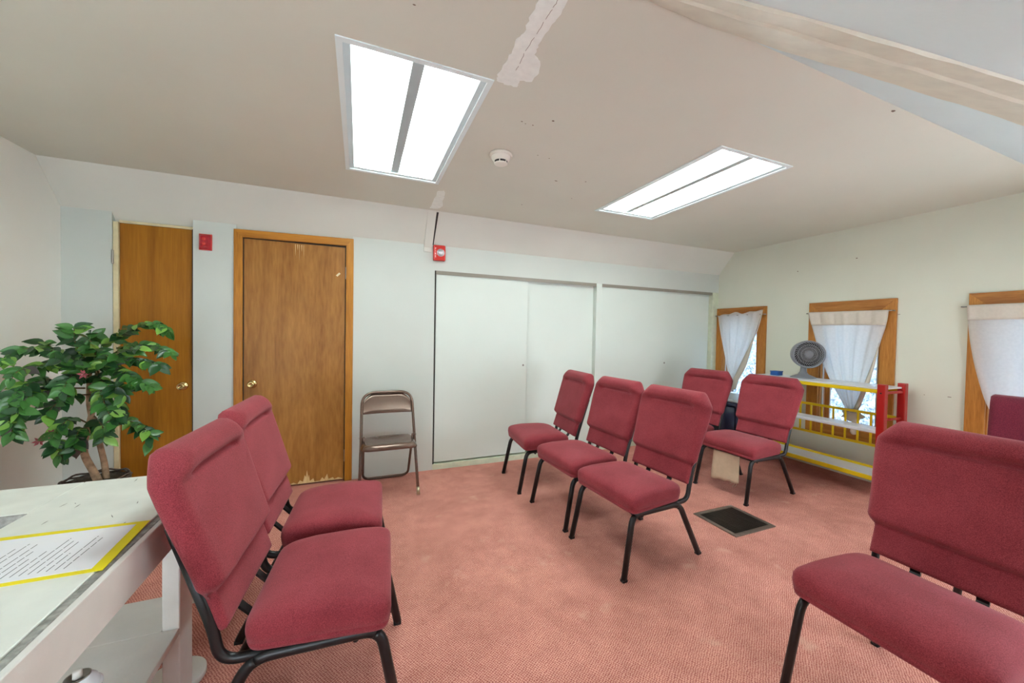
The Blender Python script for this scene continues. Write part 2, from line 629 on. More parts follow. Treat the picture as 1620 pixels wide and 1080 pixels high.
struct('wall_left', box(B(), XL - OUT, XL, YB - OUT, D + 0.2, 0, 2.6), 'wall_l', 'plain off white side wall beside the potted tree')
FILL_WIN = [(-1.62, -0.42), (2.10, 3.20)]  # unseen windows added behind the camera to brighten the room
FZ0, FZ1 = 0.45, 1.25
bm = B()
box(bm, XL - OUT, XR + OUT, YB - OUT, YB, 0, FZ0)
box(bm, XL - OUT, XR + OUT, YB - OUT, YB, FZ1, 1.6)
xs_ = [XL - OUT] + [v for p in FILL_WIN for v in p] + [XR + OUT]
for i in range(0, len(xs_), 2):
    box(bm, xs_[i], xs_[i + 1], YB - OUT, YB, FZ0, FZ1)
struct('wall_front', bm, 'wall', 'low white knee wall with two added daylight windows under the near slope')
for i, (x0, x1) in enumerate(FILL_WIN):
    w = thing('window_%d' % (i + 5), ['left', 'right'][i] + ' window added for fill daylight in the low knee wall behind the camera', None, kind='structure')
    yy = YB - 0.09
    for a, b in ((x0, x0 + 0.04), (x1 - 0.04, x1), ((x0 + x1) / 2 - 0.02, (x0 + x1) / 2 + 0.02)):
        obj('stile', box(B(), a, b, yy - 0.02, yy + 0.02, FZ0, FZ1), 'pine', w)
    for a, b in ((FZ0, FZ0 + 0.04), (FZ1 - 0.04, FZ1)):
        obj('rail', box(B(), x0 + 0.04, x1 - 0.04, yy - 0.021, yy + 0.021, a, b), 'pineh', w)
    for a, b in ((x0 + 0.036, (x0 + x1) / 2 - 0.016), ((x0 + x1) / 2 + 0.016, x1 - 0.036)):
        obj('pane', box(B(), a, b, yy - 0.003, yy + 0.003, FZ0 + 0.036, FZ1 - 0.036), 'clear', w)

# right wall with three window openings in view and an added one
WIN = [(3.035, 3.500), (1.890, 2.385), (0.770, 1.267), (-0.320, 0.420)]   # opening Y ranges; the last is an unseen window added for daylight
WZ0, WZ1 = 0.452, 1.600
bm = B()
XO = XR + OUT
box(bm, XR, XO, YB - OUT, D + 0.2, 0, WZ0)
box(bm, XR, XO, YB - OUT, D + 0.2, WZ1, 2.6)
ys = [YB - OUT]
for a, b in sorted(WIN):
    ys += [a, b]
ys.append(D + 0.2)
for i in range(0, len(ys), 2):
    box(bm, XR, XO, ys[i], ys[i + 1], WZ0, WZ1)
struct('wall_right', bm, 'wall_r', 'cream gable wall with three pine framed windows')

bm = B()
for y, z, w_, h_ in ((1.455, 0.872, 0.010, 0.0022), (1.60, 0.868, 0.003, 0.002), (1.36, 1.62, 0.003, 0.003), (2.62, 2.05, 0.004, 0.005), (2.10, 2.10, 0.006, 0.004), (1.78, 1.55, 0.008, 0.002)):
    box(bm, XR - 0.0012, XR + 0.001, y - w_, y + w_, z - h_, z + h_)
obj('wall_marks', bm, 'scuff', bpy.data.objects['wall_right'], kind='stuff')

# near slope over the camera and the heavy board that crosses it
bm = extrude_poly(B(), [(XL - OUT, YN, ZC), (XL - OUT, YB - OUT, slope_z(YB - OUT)), (XL - OUT, YB - OUT, slope_z(YB - OUT) + 0.12),
                        (XL - OUT, YN, ZC + 0.12)], (XR - XL + 2 * OUT, 0, 0))
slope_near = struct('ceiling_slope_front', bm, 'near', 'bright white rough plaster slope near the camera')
nrm = Vector((0, SL, -1)).normalized()


def sp(x, y, off=0.0):
    return Vector((x, y, slope_z(y))) + nrm * off


low = [(0.62, 0.958), (1.15, 0.957), (1.576, 0.849), (1.866, 0.777), (2.448, 0.638), (4.40, 0.175)]
upp = [(0.62, 0.915), (1.008, 0.764), (1.198, 0.693), (1.461, 0.605), (1.859, 0.488), (4.40, -0.27)]


def at_x(line, x):
    for (x0, y0), (x1, y1) in zip(line[:-1], line[1:]):
        if x0 <= x <= x1:
            return y0 + (y1 - y0) * (x - x0) / (x1 - x0)
    return line[-1][1]


bm = B()
rows = []
xs = [0.62 + (4.40 - 0.62) * (i / 40) for i in range(41)]
rnd = random.Random(5)
for x in xs:
    a, b = at_x(low, x), at_x(upp, x)
    j = rnd.uniform(-1, 1) * 0.0025
    row = [sp(x, a, -0.01)]
    for t, o in ((0.0, 0.010), (0.03, 0.016), (0.30, 0.019), (0.62, 0.019), (0.66, 0.012), (0.97, 0.008), (1.0, -0.01)):
        row.append(sp(x, a + (b - a) * t, o + (j if 0 < t < 1 else 0)))
    rows.append(row)
grid_mesh(bm, rows)
bm.faces.new([v for v in bm.verts][:8])
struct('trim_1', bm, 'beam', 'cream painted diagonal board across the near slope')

# plaster patches, crack and marks on the ceiling
P1 = [(0.528, 1.0), (0.529, 1.14), (0.528, 1.188), (0.539, 1.261), (0.525, 1.296), (0.530, 1.364), (0.528, 1.419), (0.526, 1.502),
      (0.535, 1.536), (0.576, 1.544), (0.628, 1.539), (0.626, 1.496), (0.672, 1.482), (0.679, 1.423), (0.657, 1.362), (0.619, 1.335),
      (0.612, 1.287), (0.612, 1.212), (0.619, 1.157), (0.620, 1.108), (0.606, 1.0)]
P2 = [(0.558, 3.319), (0.560, 3.236), (0.552, 3.136), (0.556, 3.0), (0.544, 2.903), (0.589, 2.865), (0.610, 2.93), (0.619, 3.009),
      (0.628, 3.12), (0.651, 3.222), (0.640, 3.28), (0.621, 3.31)]


def rough_edge(P, amp, seed):
    r = random.Random(seed)
    out = []
    for i, (x, y) in enumerate(P):
        x2, y2 = P[(i + 1) % len(P)]
        for q in range(4):
            t = q / 4
            out.append((x + (x2 - x) * t + r.uniform(-amp, amp), y + (y2 - y) * t + r.uniform(-amp, amp)))
    return out


for P, sd in ((P1, 1), (P2, 2)):
    obj('plaster_patch', extrude_poly(B(), [(x, y, ZC + 0.001) for x, y in rough_edge(P, 0.004, sd)], (0, 0, -0.0022)), 'patch', ceiling)
bm = B()
CR = [(0.585, 1.02), (0.585, 1.097), (0.582, 1.148), (0.581, 1.225), (0.578, 1.332), (0.584, 1.417), (0.584, 1.458)]
rnd = random.Random(3)
pts = []
for a, b in zip(CR[:-1], CR[1:]):
    for q in range(6):
        t = q / 6
        pts.append((a[0] + (b[0] - a[0]) * t + rnd.uniform(-.002, .002), a[1] + (b[1] - a[1]) * t, ZC - 0.0014))
for i in range(0, len(pts) - 1):
    if i % 5 != 4:
        tube(bm, [pts[i], pts[i + 1]], 0.0008, 4)
obj('crack', bm, 'scuff', ceiling, kind='stuff')
bm = B()
rnd = random.Random(8)
for x, y, s in [(0.757, 1.775, 5), (0.781, 1.786, 3), (0.822, 1.783, 5), (0.898, 1.706, 8), (0.989, 2.065, 4), (1.07, 2.073, 4), (1.272, 2.353, 8),
                (0.159, 1.296, 4), (2.319, 0.985, 11), (1.468, 2.279, 6), (2.551, 2.374, 4), (1.25, 2.9, 5), (1.55, 2.6, 4)]:
    s *= 0.001
    q = [(x + s * rnd.uniform(.6, 1.5) * math.cos(a), y + 0.6 * s * math.sin(a), ZC + 0.0005) for a in [i * math.pi / 3 for i in range(6)]]
    extrude_poly(bm, q, (0, 0, -0.0015))
obj('scuff_marks', bm, 'scuff', ceiling, kind='stuff')

# rafter end crossing the back slope with its dark gap
bm = extrude_poly(B(), [(0.555, DC - 0.002, ZC), (0.555, D - 0.012, Z1 - 0.03), (0.555, D - 0.012, Z1 - 0.07), (0.555, D + 0.01, Z1 - 0.07),
                        (0.555, D + 0.01, Z1 + 0.02), (0.555, DC + 0.03, ZC)], (0.075, 0, 0))
struct('trim_2', bm, 'slope', 'grey white rafter board on the slope above the fire horn')
d0 = Vector((0, D - DC, Z1 - ZC))
nn = Vector((0, -(ZC - Z1), -(D - DC))).normalized()
a = Vector((0.631, DC, ZC)) + d0 * 0.03
b = Vector((0.631, DC, ZC)) + d0 * 0.99
bm = extrude_poly(B(), [a, a + Vector((0.018, 0, 0)), b + Vector((0.012, 0, 0)), b], nn * 0.004)
struct('trim_3', bm, 'dark', 'dark open joint beside the rafter board')

# ------------------------------------------------------------------ doors
def knob(parent, x, y, z, name='knob'):
    m = axis_matrix((x, y, z), (0, -1, 0))
    return obj(name, lathe(B(), [(0, 0), (0.031, 0.0), (0.033, 0.004), (0.028, 0.009), (0.013, 0.012), (0.011, 0.026), (0.018, 0.032),
                                 (0.0255, 0.040), (0.0265, 0.050), (0.022, 0.058), (0.013, 0.060), (0.012, 0.056), (0, 0.055)], 24, m), 'brass', parent, True)


d1 = thing('door_1', 'narrow golden veneer door with pale strips around it behind the potted tree', None, (0, 0, 0), kind='structure')
obj('panel', bbox(-1.612, -1.186, 3.607, 3.640, 0.012, 2.070, 0.002, 1), 'door1', d1)
obj('side_strip', bbox(-1.643, -1.614, 3.592, 3.64, 0, 2.075, 0.002, 1), 'strip', d1)
obj('head_strip', bbox(-1.612, -1.182, 3.600, 3.64, 2.071, 2.090, 0.002, 1), 'strip', d1)
obj('edge_strip', bbox(-1.186, -1.181, 3.588, 3.64, 0, 2.07), 'dark', d1)
knob(d1, -1.246, 3.607, 0.874)
obj('hinge', bbox(-1.648, -1.636, 3.578, 3.592, 1.77, 1.87, 0.003, 1), 'steel', d1)

d2 = thing('door_2', 'brown swirled veneer door in an oak casing with splintered lower edge', None, (0, 0, 0), kind='structure')
pn = obj('panel', bbox(-0.858, -0.113, 3.590, 3.625, 0.015, 2.040, 0.002, 1), 'door2', d2)
for nm, a in (('casing_jamb', (-0.920, -0.860, 3.571, 3.61, 0, 2.105)), ('casing_jamb', (-0.110, -0.050, 3.571, 3.61, 0, 2.120)),):
    bm = bbox(*a, 0.006, 2)
    obj(nm, bm, 'casing', d2)
bm = extrude_poly(B(), [(-0.860, 3.570, 2.045), (-0.110, 3.570, 2.055), (-0.050, 3.570, 2.118), (-0.920, 3.570, 2.103)], (0, 0.04, 0))
MAT['casingh'] = wood('oak_casing_flat', (150, 92, 22), (200, 136, 50), 0.38, 'X', 10, 0.06, 0.8)
obj('casing_head', bm, 'casingh', d2)
bm = B()
box(bm, -0.862, -0.854, 3.583, 3.60, 0, 2.046)
box(bm, -0.117, -0.109, 3.583, 3.60, 0, 2.050)
box(bm, -0.862, -0.109, 3.592, 3.63, 2.0405, 2.060)
obj('door_stop', bm, 'dark', d2)
knob(d2, -0.795, 3.590, 0.875)
obj('latch_plate', bbox(-0.863, -0.858, 3.583, 3.600, 0.835, 0.915), 'brass', d2)
for z in (1.82, 0.225):
    bm = bbox(-0.117, -0.104, 3.577, 3.590, z - 0.05, z + 0.05, 0.003, 1)
    tube(bm, [(-0.111, 3.577, z - 0.052), (-0.111, 3.577, z + 0.052)], 0.005, 8)
    obj('hinge', bm, 'steel', d2)
SPL = [(-0.56, .014), (-0.545, 0.030), (-0.528, 0.022), (-0.500, 0.03), (-0.473, 0.016), (-0.455, .045), (-0.431, 0.03), (-0.418, 0.085), (-0.408, 0.066), (-0.402, 0.125),
       (-0.392, 0.06), (-0.386, 0.085), (-0.380, 0.03), (-0.353, 0.05), (-0.345, 0.022), (-0.303, 0.022), (-0.285, 0.05), (-0.270, 0.03), (-0.246, 0.075), (-0.236, 0.03),
       (-0.20, 0.04), (-0.19, 0.022), (-0.16, 0.035), (-0.127, 0.02), (-0.125, 0.016), (-0.3, 0.0152)]
bm = extrude_poly(B(), [(x, 3.5888, z) for x, z in SPL], (0, 0.003, 0))
obj('splintered_veneer', bm, 'raw', d2)
bm = B()
for x, w, l in ((-0.50, 0.006, 0.10), (-0.485, 0.008, 0.05), (-0.470, 0.005, 0.13), (-0.455, 0.008, 0.06), (-0.438, 0.004, 0.11)):
    extrude_poly(bm, [(x, 3.5893, 2.03), (x + w, 3.5893, 2.03), (x + w * 0.6, 3.5893, 2.03 - l)], (0, 0.001, 0))
obj('scratches', bm, 'raw', d2, kind='stuff')
bm = extrude_poly(B(), [(-0.190, 3.5892, 1.795), (-0.165, 3.5892, 1.822), (-0.153, 3.5892, 1.812), (-0.178, 3.5892, 1.785)], (0, 0.001, 0))
obj('tape_scrap', bm, 'strip', d2)

# ------------------------------------------------------------------ closet
bm = box(B(), 0.66, XR, D - 0.004, D + 0.11, 0, 0.052)
struct('trim_4', bm, 'sill', 'pale green painted sill under the sliding closet doors')
bm = B()
box(bm, 0.66, XR, D + 0.004, D + 0.10, Z2 - 0.022, Z2 - 0.001)
box(bm, 0.66, XR, D + 0.001, D + 0.006, Z2 - 0.034, Z2)
struct('trim_5', bm, 'track', 'grey sliding track along the closet head')
struct('trim_6', bbox(2.485, 2.560, D - 0.004, D + 0.10, 0.052, Z2, 0.003, 1), 'panel', 'white post between the two pairs of closet doors')
struct('trim_7', bbox(4.300, XR, D - 0.004, D + 0.10, 0.052, Z2, 0.003, 1), 'sill', 'pale post at the right end of the closet')
struct('trim_8', bbox(0.660, 0.672, D - 0.001, D + 0.10, 0.052, Z2, 0.002, 1), 'dark', 'dark gap at the left end of the closet')
for i, (x0, x1, y, pull, lab) in enumerate((
        (0.676, 1.640, D + 0.014, 1.600, 'leftmost white sliding closet door next to the folding chair'),
        (1.615, 2.483, D + 0.052, None, 'white sliding closet door left of the middle closet post'),
        (2.562, 3.540, D + 0.014, 3.520, 'white sliding closet door right of the middle closet post'),
        (3.500, 4.298, D + 0.052, None, 'rightmost white sliding closet door beside the corner window'))):
    dr = struct('door_%d' % (i + 3), bbox(x0, x1, y, y + 0.028, 0.066, 1.882, 0.002, 1), 'panel', lab)
    if pull:
        obj('finger_pull', lathe(B(), [(0, 0.0005), (0.008, 0.0008), (0.010, 0.002), (0.011, 0.0)], 14, axis_matrix((pull, y, 0.99), (0, -1, 0))), 'steel', dr, True)

# ------------------------------------------------------------------ windows
WL = ['corner window beside the closet with pine casing and gathered curtain', 'middle pine framed window behind the red and yellow shelf',
      'right pine framed window cut by the edge of the picture', 'unseen pine framed window of clear glass added for daylight nearest the near slope']
for i, (y0, y1) in enumerate(WIN):
    w = thing('window_%d' % (i + 1), WL[i], None, kind='structure')
    cw = 0.100
    ya, yb = y0 - cw, min(y1 + cw, D - 0.004)
    for a, b in ((ya, y0 + 0.004), (y1 - 0.004, yb)):
        obj('casing_side', bbox(4.384, XR + 0.002, a, b, 0.37, WZ1 + 0.094, 0.004, 2), 'pine', w)
    bm = extrude_poly(B(), [(4.381, y0, WZ1 - 0.004), (4.381, y1, WZ1 - 0.004), (4.381, yb, WZ1 + 0.094), (4.381, ya, WZ1 + 0.094)], (0.024, 0, 0))
    obj('casing_head', bm, 'pineh', w)
    obj('casing_apron', bbox(4.386, XR + 0.002, ya, yb, 0.355, WZ0 - 0.012, 0.004, 2), 'pineh', w)
    obj('sill', bbox(4.372, XO - 0.03, y0 - 0.0, y1 + 0.0, WZ0 - 0.012, WZ0 + 0.010, 0.003, 1), 'pineh', w)
    for s, (a, b) in ((1, (y0, y0 + 0.012)), (-1, (y1 - 0.012, y1))):
        obj('jamb', box(B(), XR, XO - 0.01, a, b, WZ0 + 0.01, WZ1), 'pine', w)
    obj('jamb_head', box(B(), XR, XO - 0.01, y0 + 0.012, y1 - 0.012, WZ1 - 0.012, WZ1), 'pineh', w)
    for q in ((XR + 0.035, XR + 0.050, y0 + 0.012, y0 + 0.021, WZ0 + 0.01, WZ1 - 0.012), (XR + 0.035, XR + 0.050, y1 - 0.021, y1 - 0.012, WZ0 + 0.01, WZ1 - 0.012),
              (XR + 0.035, XR + 0.050, y0 + 0.021, y1 - 0.021, WZ0 + 0.010, WZ0 + 0.018), (XR + 0.020, XR + 0.028, y0 + 0.012, y1 - 0.012, WZ0 + 0.010, WZ0 + 0.016)):
        obj('weather_strip', box(B(), *q), 'white2', w)
    sa, sb, sc, sd = y0 + 0.016, y1 - 0.016, WZ0 + 0.012, WZ1 - 0.014
    sx0, sx1 = XR + 0.085, XR + 0.120
    fr = 0.042
    sash = obj('sash', box(box(box(box(B(), sx0, sx1, sa, sa + fr, sc, sd), sx0, sx1, sb - fr, sb, sc, sd),
                               sx0, sx1, sa + fr, sb - fr, sc, sc + fr), sx0, sx1, sa + fr, sb - fr, sd - fr, sd), 'pine', w)
    obj('pane', box(B(), sx0 + 0.014, sx0 + 0.019, sa + fr - 0.004, sb - fr + 0.004, sc + fr - 0.004, sd - fr + 0.004), 'clear' if i == 3 else 'glass', sash)
    for q in (sa + fr, sb - fr - 0.008):
        obj('bead', box(B(), sx0 - 0.003, sx0, q, q + 0.008, sc + fr, sd - fr), 'white2', sash)


def interp(line, z):
    """line: (y, z) from top to bottom, returns y at z."""
    if z >= line[0][1]:
        return line[0][0]
    for (ya, za), (yb, zb) in zip(line[:-1], line[1:]):
        if zb <= z <= za:
            return ya + (yb - ya) * (za - z) / (za - zb)
    return line[-1][0]


def smooth_line(l):
    for _ in range(2):
        o = [l[0]]
        for a, b in zip(l[:-1], l[1:]):
            o += [(a[0] * .75 + b[0] * .25, a[1] * .75 + b[1] * .25), (a[0] * .25 + b[0] * .75, a[1] * .25 + b[1] * .75)]
        l = o + [l[-1]]
    return l


def curtain(name, label, left, right, folds, amp, x0, zt_wave, seed, tail=None, hem=None, flap=None):
    t = thing(name, label, 'curtain', (0, 0, 0), group='white window curtains')
    left, right = smooth_line(left), smooth_line(right)
    zt = max(left[0][1], right[0][1])
    zb = left[-1][1]
    rows = []
    nr, nc = 44, 49
    w0 = abs(left[0][0] - right[0][0])
    rnd = random.Random(seed)
    ph = [rnd.uniform(0, 6.28) for _ in range(4)]
    for i in range(nr + 1):
        v = i / nr
        row = []
        for j in range(nc):
            u = j / (nc - 1)
            ztop = left[0][1] + (right[0][1] - left[0][1]) * u + zt_wave * math.sin(u * 17 + ph[0]) * math.sin(u * 5 + ph[1])
            z = ztop + (zb - ztop) * v
            yl, yr = interp(left, z), interp(right, z)
            w = abs(yl - yr)
            g = 1.0 - w / w0
            y = yl + (yr - yl) * u
            a = amp * (0.5 + 1.5 * g) * min(1.0, w / 0.06 + 0.15)
            f = math.sin(u * folds * 6.283 + ph[2] + 0.6 * math.sin(v * 3)) + 0.4 * math.sin(u * folds * 2.3 * 6.283 + ph[3])
            belly = 0.025 * math.sin(math.pi * u) * (1 - g) * v
            row.append((x0 - belly - a * f * 0.5 - 0.012, y, z))
        rows.append(row)
    obj('cloth', sheet(rows, 0.0012), 'curtain', t, True)
    if hem:
        rows = []
        for i in range(7):
            row = []
            for j in range(nc):
                u = j / (nc - 1)
                ztop = left[0][1] + (right[0][1] - left[0][1]) * u + 0.002
                z = ztop - hem * i / 6
                yl, yr = interp(left, z), interp(right, z)
                a = amp
                f = math.sin(u * folds * 6.283 + ph[2]) + 0.4 * math.sin(u * folds * 2.3 * 6.283 + ph[3])
                row.append((x0 - a * f * 0.4 - 0.019, yl + (yr - yl) * u, z))
            rows.append(row)
        obj('rod_pocket', sheet(rows, 0.0012), 'hem', t, True)
    if flap:
        rows = []
        for p, q, xx in flap:
            rows.append([(xx, p[0], p[1]), (xx - 0.012, (p[0] + q[0]) / 2, (p[1] + q[1]) / 2), (xx - 0.004, q[0], q[1])])
        obj('folded_edge', sheet(rows, 0.0015), 'hem', t, True)
    if tail:
        ky, kz, kr = tail
        bm = B()
        bmesh.ops.create_icosphere(bm, subdivisions=3, radius=1.0)
        for v in bm.verts:
            c = v.co
            n = 1 + 0.16 * math.sin(5 * c.y + 7 * c.z) + 0.10 * math.sin(11 * c.z - 6 * c.y + 3 * c.x)
            v.co = Vector((x0 + c.x * 0.024 * n, ky + c.y * kr * n, kz + c.z * 0.055 * n))
        obj('knot', bm, 'hem', t, True)
        rows = []
        for i in range(8):
            v = i / 7
            rows.append([(x0 - 0.012 - 0.008 * math.sin(u * 9 + 2 * v), ky - 0.02 + (u - 0.5) * (0.035 + 0.035 * v), kz - 0.03 - (0.13 + 0.02 * math.sin(u * 3)) * v)
                         for u in [q / 8 for q in range(9)]])
        obj('tail', sheet(rows, 0.0015), 'hem', t, True)
    return t


def rod(y0, y1, z, label):
    t = thing('curtain_rod', label, 'curtain rod', group='thin curtain rods')
    obj('bar', tube(B(), [(4.355, y0, z), (4.355, y1, z)], 0.004, 8), 'steel', t, True)
    for y in (y0, y1):
        obj('end_hook', tube(B(), fillet([(4.384, y + (0.004 if y == y0 else -0.004), z), (4.352, y + (0.004 if y == y0 else -0.004), z), (4.350, y, z + 0.001)], 0.004, 3), 0.005, 8), 'steel', t, True)


rod(2.930, 3.578, 1.598, 'thin curtain rod on the corner window')
rod(1.795, 2.490, 1.584, 'thin curtain rod on the middle window')
rod(0.645, 1.396, 1.590, 'thin curtain rod on the right window')
curtain('curtain', 'white curtain gathered to a point with folded edge on the corner window',
        [(3.540, 1.612), (3.505, 1.40), (3.41, 1.03), (3.34, 0.75), (3.325, 0.64)], [(2.950, 1.640), (2.975, 1.50), (3.03, 1.334), (3.16, 1.06), (3.285, 0.79), (3.295, 0.64)],
        4.2, 0.016, 4.362, 0.016, 1,
        flap=[((2.955, 1.62), (2.948, 1.60), 4.335), ((2.990, 1.44), (3.020, 1.334), 4.328), ((3.09, 1.21), (3.06, 1.16), 4.325), ((3.19, 1.0), (3.11, 0.98), 4.325),
              ((3.27, 0.82), (3.20, 0.80), 4.325), ((3.315, 0.66), (3.24, 0.68), 4.33)])
curtain('curtain', 'white curtain knotted at the bottom on the middle window',
        [(2.468, 1.594), (2.431, 1.447), (2.318, 1.07), (2.214, 0.84), (2.125, 0.69), (2.10, 0.63)], [(1.828, 1.588), (1.839, 1.46), (1.878, 1.308), (1.962, 0.93), (2.03, 0.70), (2.04, 0.63)],
        4.6, 0.015, 4.362, 0.002, 2, tail=(2.065, 0.60, 0.084), hem=0.135,
        flap=[((1.880, 1.30), (1.875, 1.29), 4.338), ((1.915, 1.14), (1.895, 1.12), 4.335), ((1.965, 0.95), (1.93, 0.93), 4.333), ((2.03, 0.72), (1.99, 0.71), 4.333), ((2.06, 0.65), (2.02, 0.64), 4.338)])
curtain('curtain', 'white curtain swept in at the side on the right window',
        [(1.362, 1.600), (1.352, 1.40), (1.322, 1.18), (1.285, 1.0), (1.245, 0.84), (1.18, 0.72)], [(0.672, 1.600), (0.682, 1.40), (0.712, 1.18), (0.75, 1.0), (0.79, 0.84), (0.855, 0.72)],
        3.4, 0.012, 4.362, 0.002, 6, hem=0.115)

# ------------------------------------------------------------------ ceiling lights
LL = ['large recessed fluorescent ceiling light nearer the doors, beside the smoke detector', 'recessed fluorescent ceiling light nearer the windows, right of the smoke detector']
for i, (x0, x1) in enumerate(LX):
    t = thing('ceiling_light', LL[i], 'ceiling light', ((x0 + x1) / 2, (LY[0] + LY[1]) / 2, ZC), group='recessed fluorescent ceiling lights')
    hx, hy = (x1 - x0) / 2, (LY[1] - LY[0]) / 2
    lip = 0.018
    bm = B()
    for a in ((-hx - 0.006, hx + 0.006, -hy - 0.006, -hy + lip), (-hx - 0.006, hx + 0.006, hy - lip, hy + 0.006),
              (-hx - 0.006, -hx + lip, -hy + lip, hy - lip), (hx - lip, hx + 0.006, -hy + lip, hy - lip)):
        box(bm, a[0], a[1], a[2], a[3], -0.005, 0.004)
    obj('frame', bm, 'housing', t)
    bm = B()
    ix, iy = hx - 0.002, hy - 0.002
    # trough: sloped side reflectors, flat pan
    prof = [(-ix, 0.004), (-ix + 0.004, 0.004), (-ix + 0.020, 0.035), (-ix + 0.035, 0.036), (-ix + 0.085, 0.105), (ix - 0.085, 0.105), (ix - 0.035, 0.036), (ix - 0.020, 0.035),
            (ix - 0.004, 0.004), (ix, 0.004), (ix, 0.125), (-ix, 0.125)]
    extrude_poly(bm, [(a, -iy, b) for a, b in prof], (0, 2 * iy, 0))
    box(bm, -ix + 0.004, ix - 0.004, -iy, -iy + 0.012, 0.004, 0.11)
    box(bm, -ix + 0.004, ix - 0.004, iy - 0.012, iy, 0.004, 0.11)
    obj('housing', bm, 'housing', t)
    for sgn in (-1, 1):
        obj('side_rail', box(B(), *sorted((sgn * (hx - lip), sgn * (hx - 0.046))), -hy + lip, hy - lip, 0.003, 0.0075), 'rail', t)
    obj('end_plate', box(B(), -hx + 0.046, hx - 0.046, hy - 0.044, hy - lip, 0.004, 0.009), 'housing', t)
    obj('ballast_cover', extrude_poly(B(), [(-0.040, -iy + 0.012, 0.105), (-0.024, -iy + 0.012, 0.014), (0.024, -iy + 0.012, 0.014), (0.040, -iy + 0.012, 0.105)], (0, 2 * iy - 0.024, 0)), 'grey', t)
    for tx in (-0.185, -0.090, 0.090, 0.185):
        obj('tube', tube(B(), [(tx, -iy + 0.03, 0.040), (tx, iy - 0.03, 0.040)], 0.0165, 12), 'tube', t, True)
        for s in (-1, 1):
            obj('lamp_holder', bbox(tx - 0.016, tx + 0.016, min(s * (iy - 0.013), s * (iy - 0.031)), max(s * (iy - 0.013), s * (iy - 0.031)), 0.016, 0.075, 0.004, 2), 'offwhite', t)
            if s < 0:
                continue
            hk = [(tx + 0.022 * math.cos(a_), s * (hy - 0.036) + 0.013 * s * math.sin(a_), 0.002) for a_ in [math.pi * (0.9 + 1.2 * q / 8) for q in range(9)]]
            obj('lamp_clip', tube(B(), hk, 0.0028, 6), 'grey', t, True)

t = thing('smoke_detector', 'round off white smoke detector on the ceiling between the two lights', 'smoke detector', (0.783, 2.150, ZC))
obj('base', lathe(B(), [(0, 0), (0.068, 0), (0.070, -0.006), (0.067, -0.014), (0.060, -0.016), (0, -0.016)], 32), 'offwhite', t, True)
obj('body', lathe(B(), [(0.058, -0.014), (0.056, -0.028), (0.045, -0.040), (0.040, -0.042), (0, -0.042)], 32), 'offwhite', t, True)
obj('vent_ring', lathe(B(), [(0.0405, -0.041), (0.0400, -0.052), (0.030, -0.053), (0, -0.053)], 32), 'dark', t, True)
bm = lathe(B(), [(0, -0.0595), (0.030, -0.0595), (0.040, -0.056), (0.041, -0.0535), (0, -0.0530)], 32)
for a in range(6):
    c, s_ = math.cos(a * math.pi / 3), math.sin(a * math.pi / 3)
    tube(bm, [(0.040 * c, 0.040 * s_, -0.041), (0.040 * c, 0.040 * s_, -0.056)], 0.003, 6)
obj('cap', bm, 'offwhite', t, True)

# ------------------------------------------------------------------ fire alarms
t = thing('fire_strobe', 'small dark red fire alarm lens on the wall between the two doors', 'fire alarm', (-1.100, D, 1.980))
obj('back_plate', bbox(-0.041, 0.041, -0.012, 0.0, -0.062, 0.062, 0.004, 2), 'red', t)
bm = bbox(-0.037, 0.037, -0.042, -0.011, -0.058, 0.058)
for v in bm.verts:
    if v.co.y < -0.03:
        v.co.x *= 0.62
        v.co.z *= 0.72
bmesh.ops.bevel(bm, geom=list(bm.edges), offset=0.004, segments=2, affect='EDGES')
ln = obj('lens', bm, 'dred', t)
for z in (0.018, -0.016):
    obj('lamp', lathe(B(), [(0, -0.045), (0.011, -0.044), (0.013, -0.041)], 14, Matrix.Translation((0, 0, z)) @ Matrix.Rotation(math.radians(-90), 4, 'X') @ Matrix.Scale(1, 4)), 'red', t, True)

t = thing('fire_horn', 'red fire horn with a clear strobe above the closet corner', 'fire alarm', (0.694, D - 0.002, 2.066))
obj('body', bbox(-0.056, 0.056, -0.045, 0.0, -0.072, 0.072, 0.010, 3), 'red', t)
obj('strobe', lathe(B(), [(0, 0.020), (0.020, 0.017), (0.029, 0.006), (0.031, 0.0)], 20, axis_matrix((0.010, -0.044, 0.002), (0, -1, 0))), 'lens', t, True)
obj('strobe_ring', lathe(B(), [(0.031, 0.0), (0.033, 0.003), (0.036, 0.003), (0.037, 0.0)], 20, axis_matrix((0.010, -0.0445, 0.002), (0, -1, 0))), 'lens', t, True)


def lettering(text, size, mat, parent, M4):
    cu = bpy.data.curves.new('lettering', 'FONT')
    cu.body = text
    cu.size = size
    cu.align_x = 'CENTER'
    cu.align_y = 'CENTER'
    cu.extrude = 0.0004
    tmp = bpy.data.objects.new('tmp', cu)
    COL.objects.link(tmp)
    dg = bpy.context.evaluated_depsgraph_get()
    me = bpy.data.meshes.new_from_object(tmp.evaluated_get(dg))
    bpy.data.objects.remove(tmp, do_unlink=True)
    me.materials.clear()
    me.materials.append(MAT[mat])
    me.transform(M4)
    o = bpy.data.objects.new('lettering', me)
    COL.objects.link(o)
    o.parent = parent
    return o


# stands upright on the wall face, letters read downwards along the left edge
R0 = Matrix.Rotation(math.radians(90), 4, 'X')
for zi, ch in ((0.036, 'F'), (0.012, 'I'), (-0.012, 'R'), (-0.036, 'E')):
    lettering(ch, 0.026, 'letter', t, Matrix.Translation((-0.038, -0.0455, zi)) @ R0)

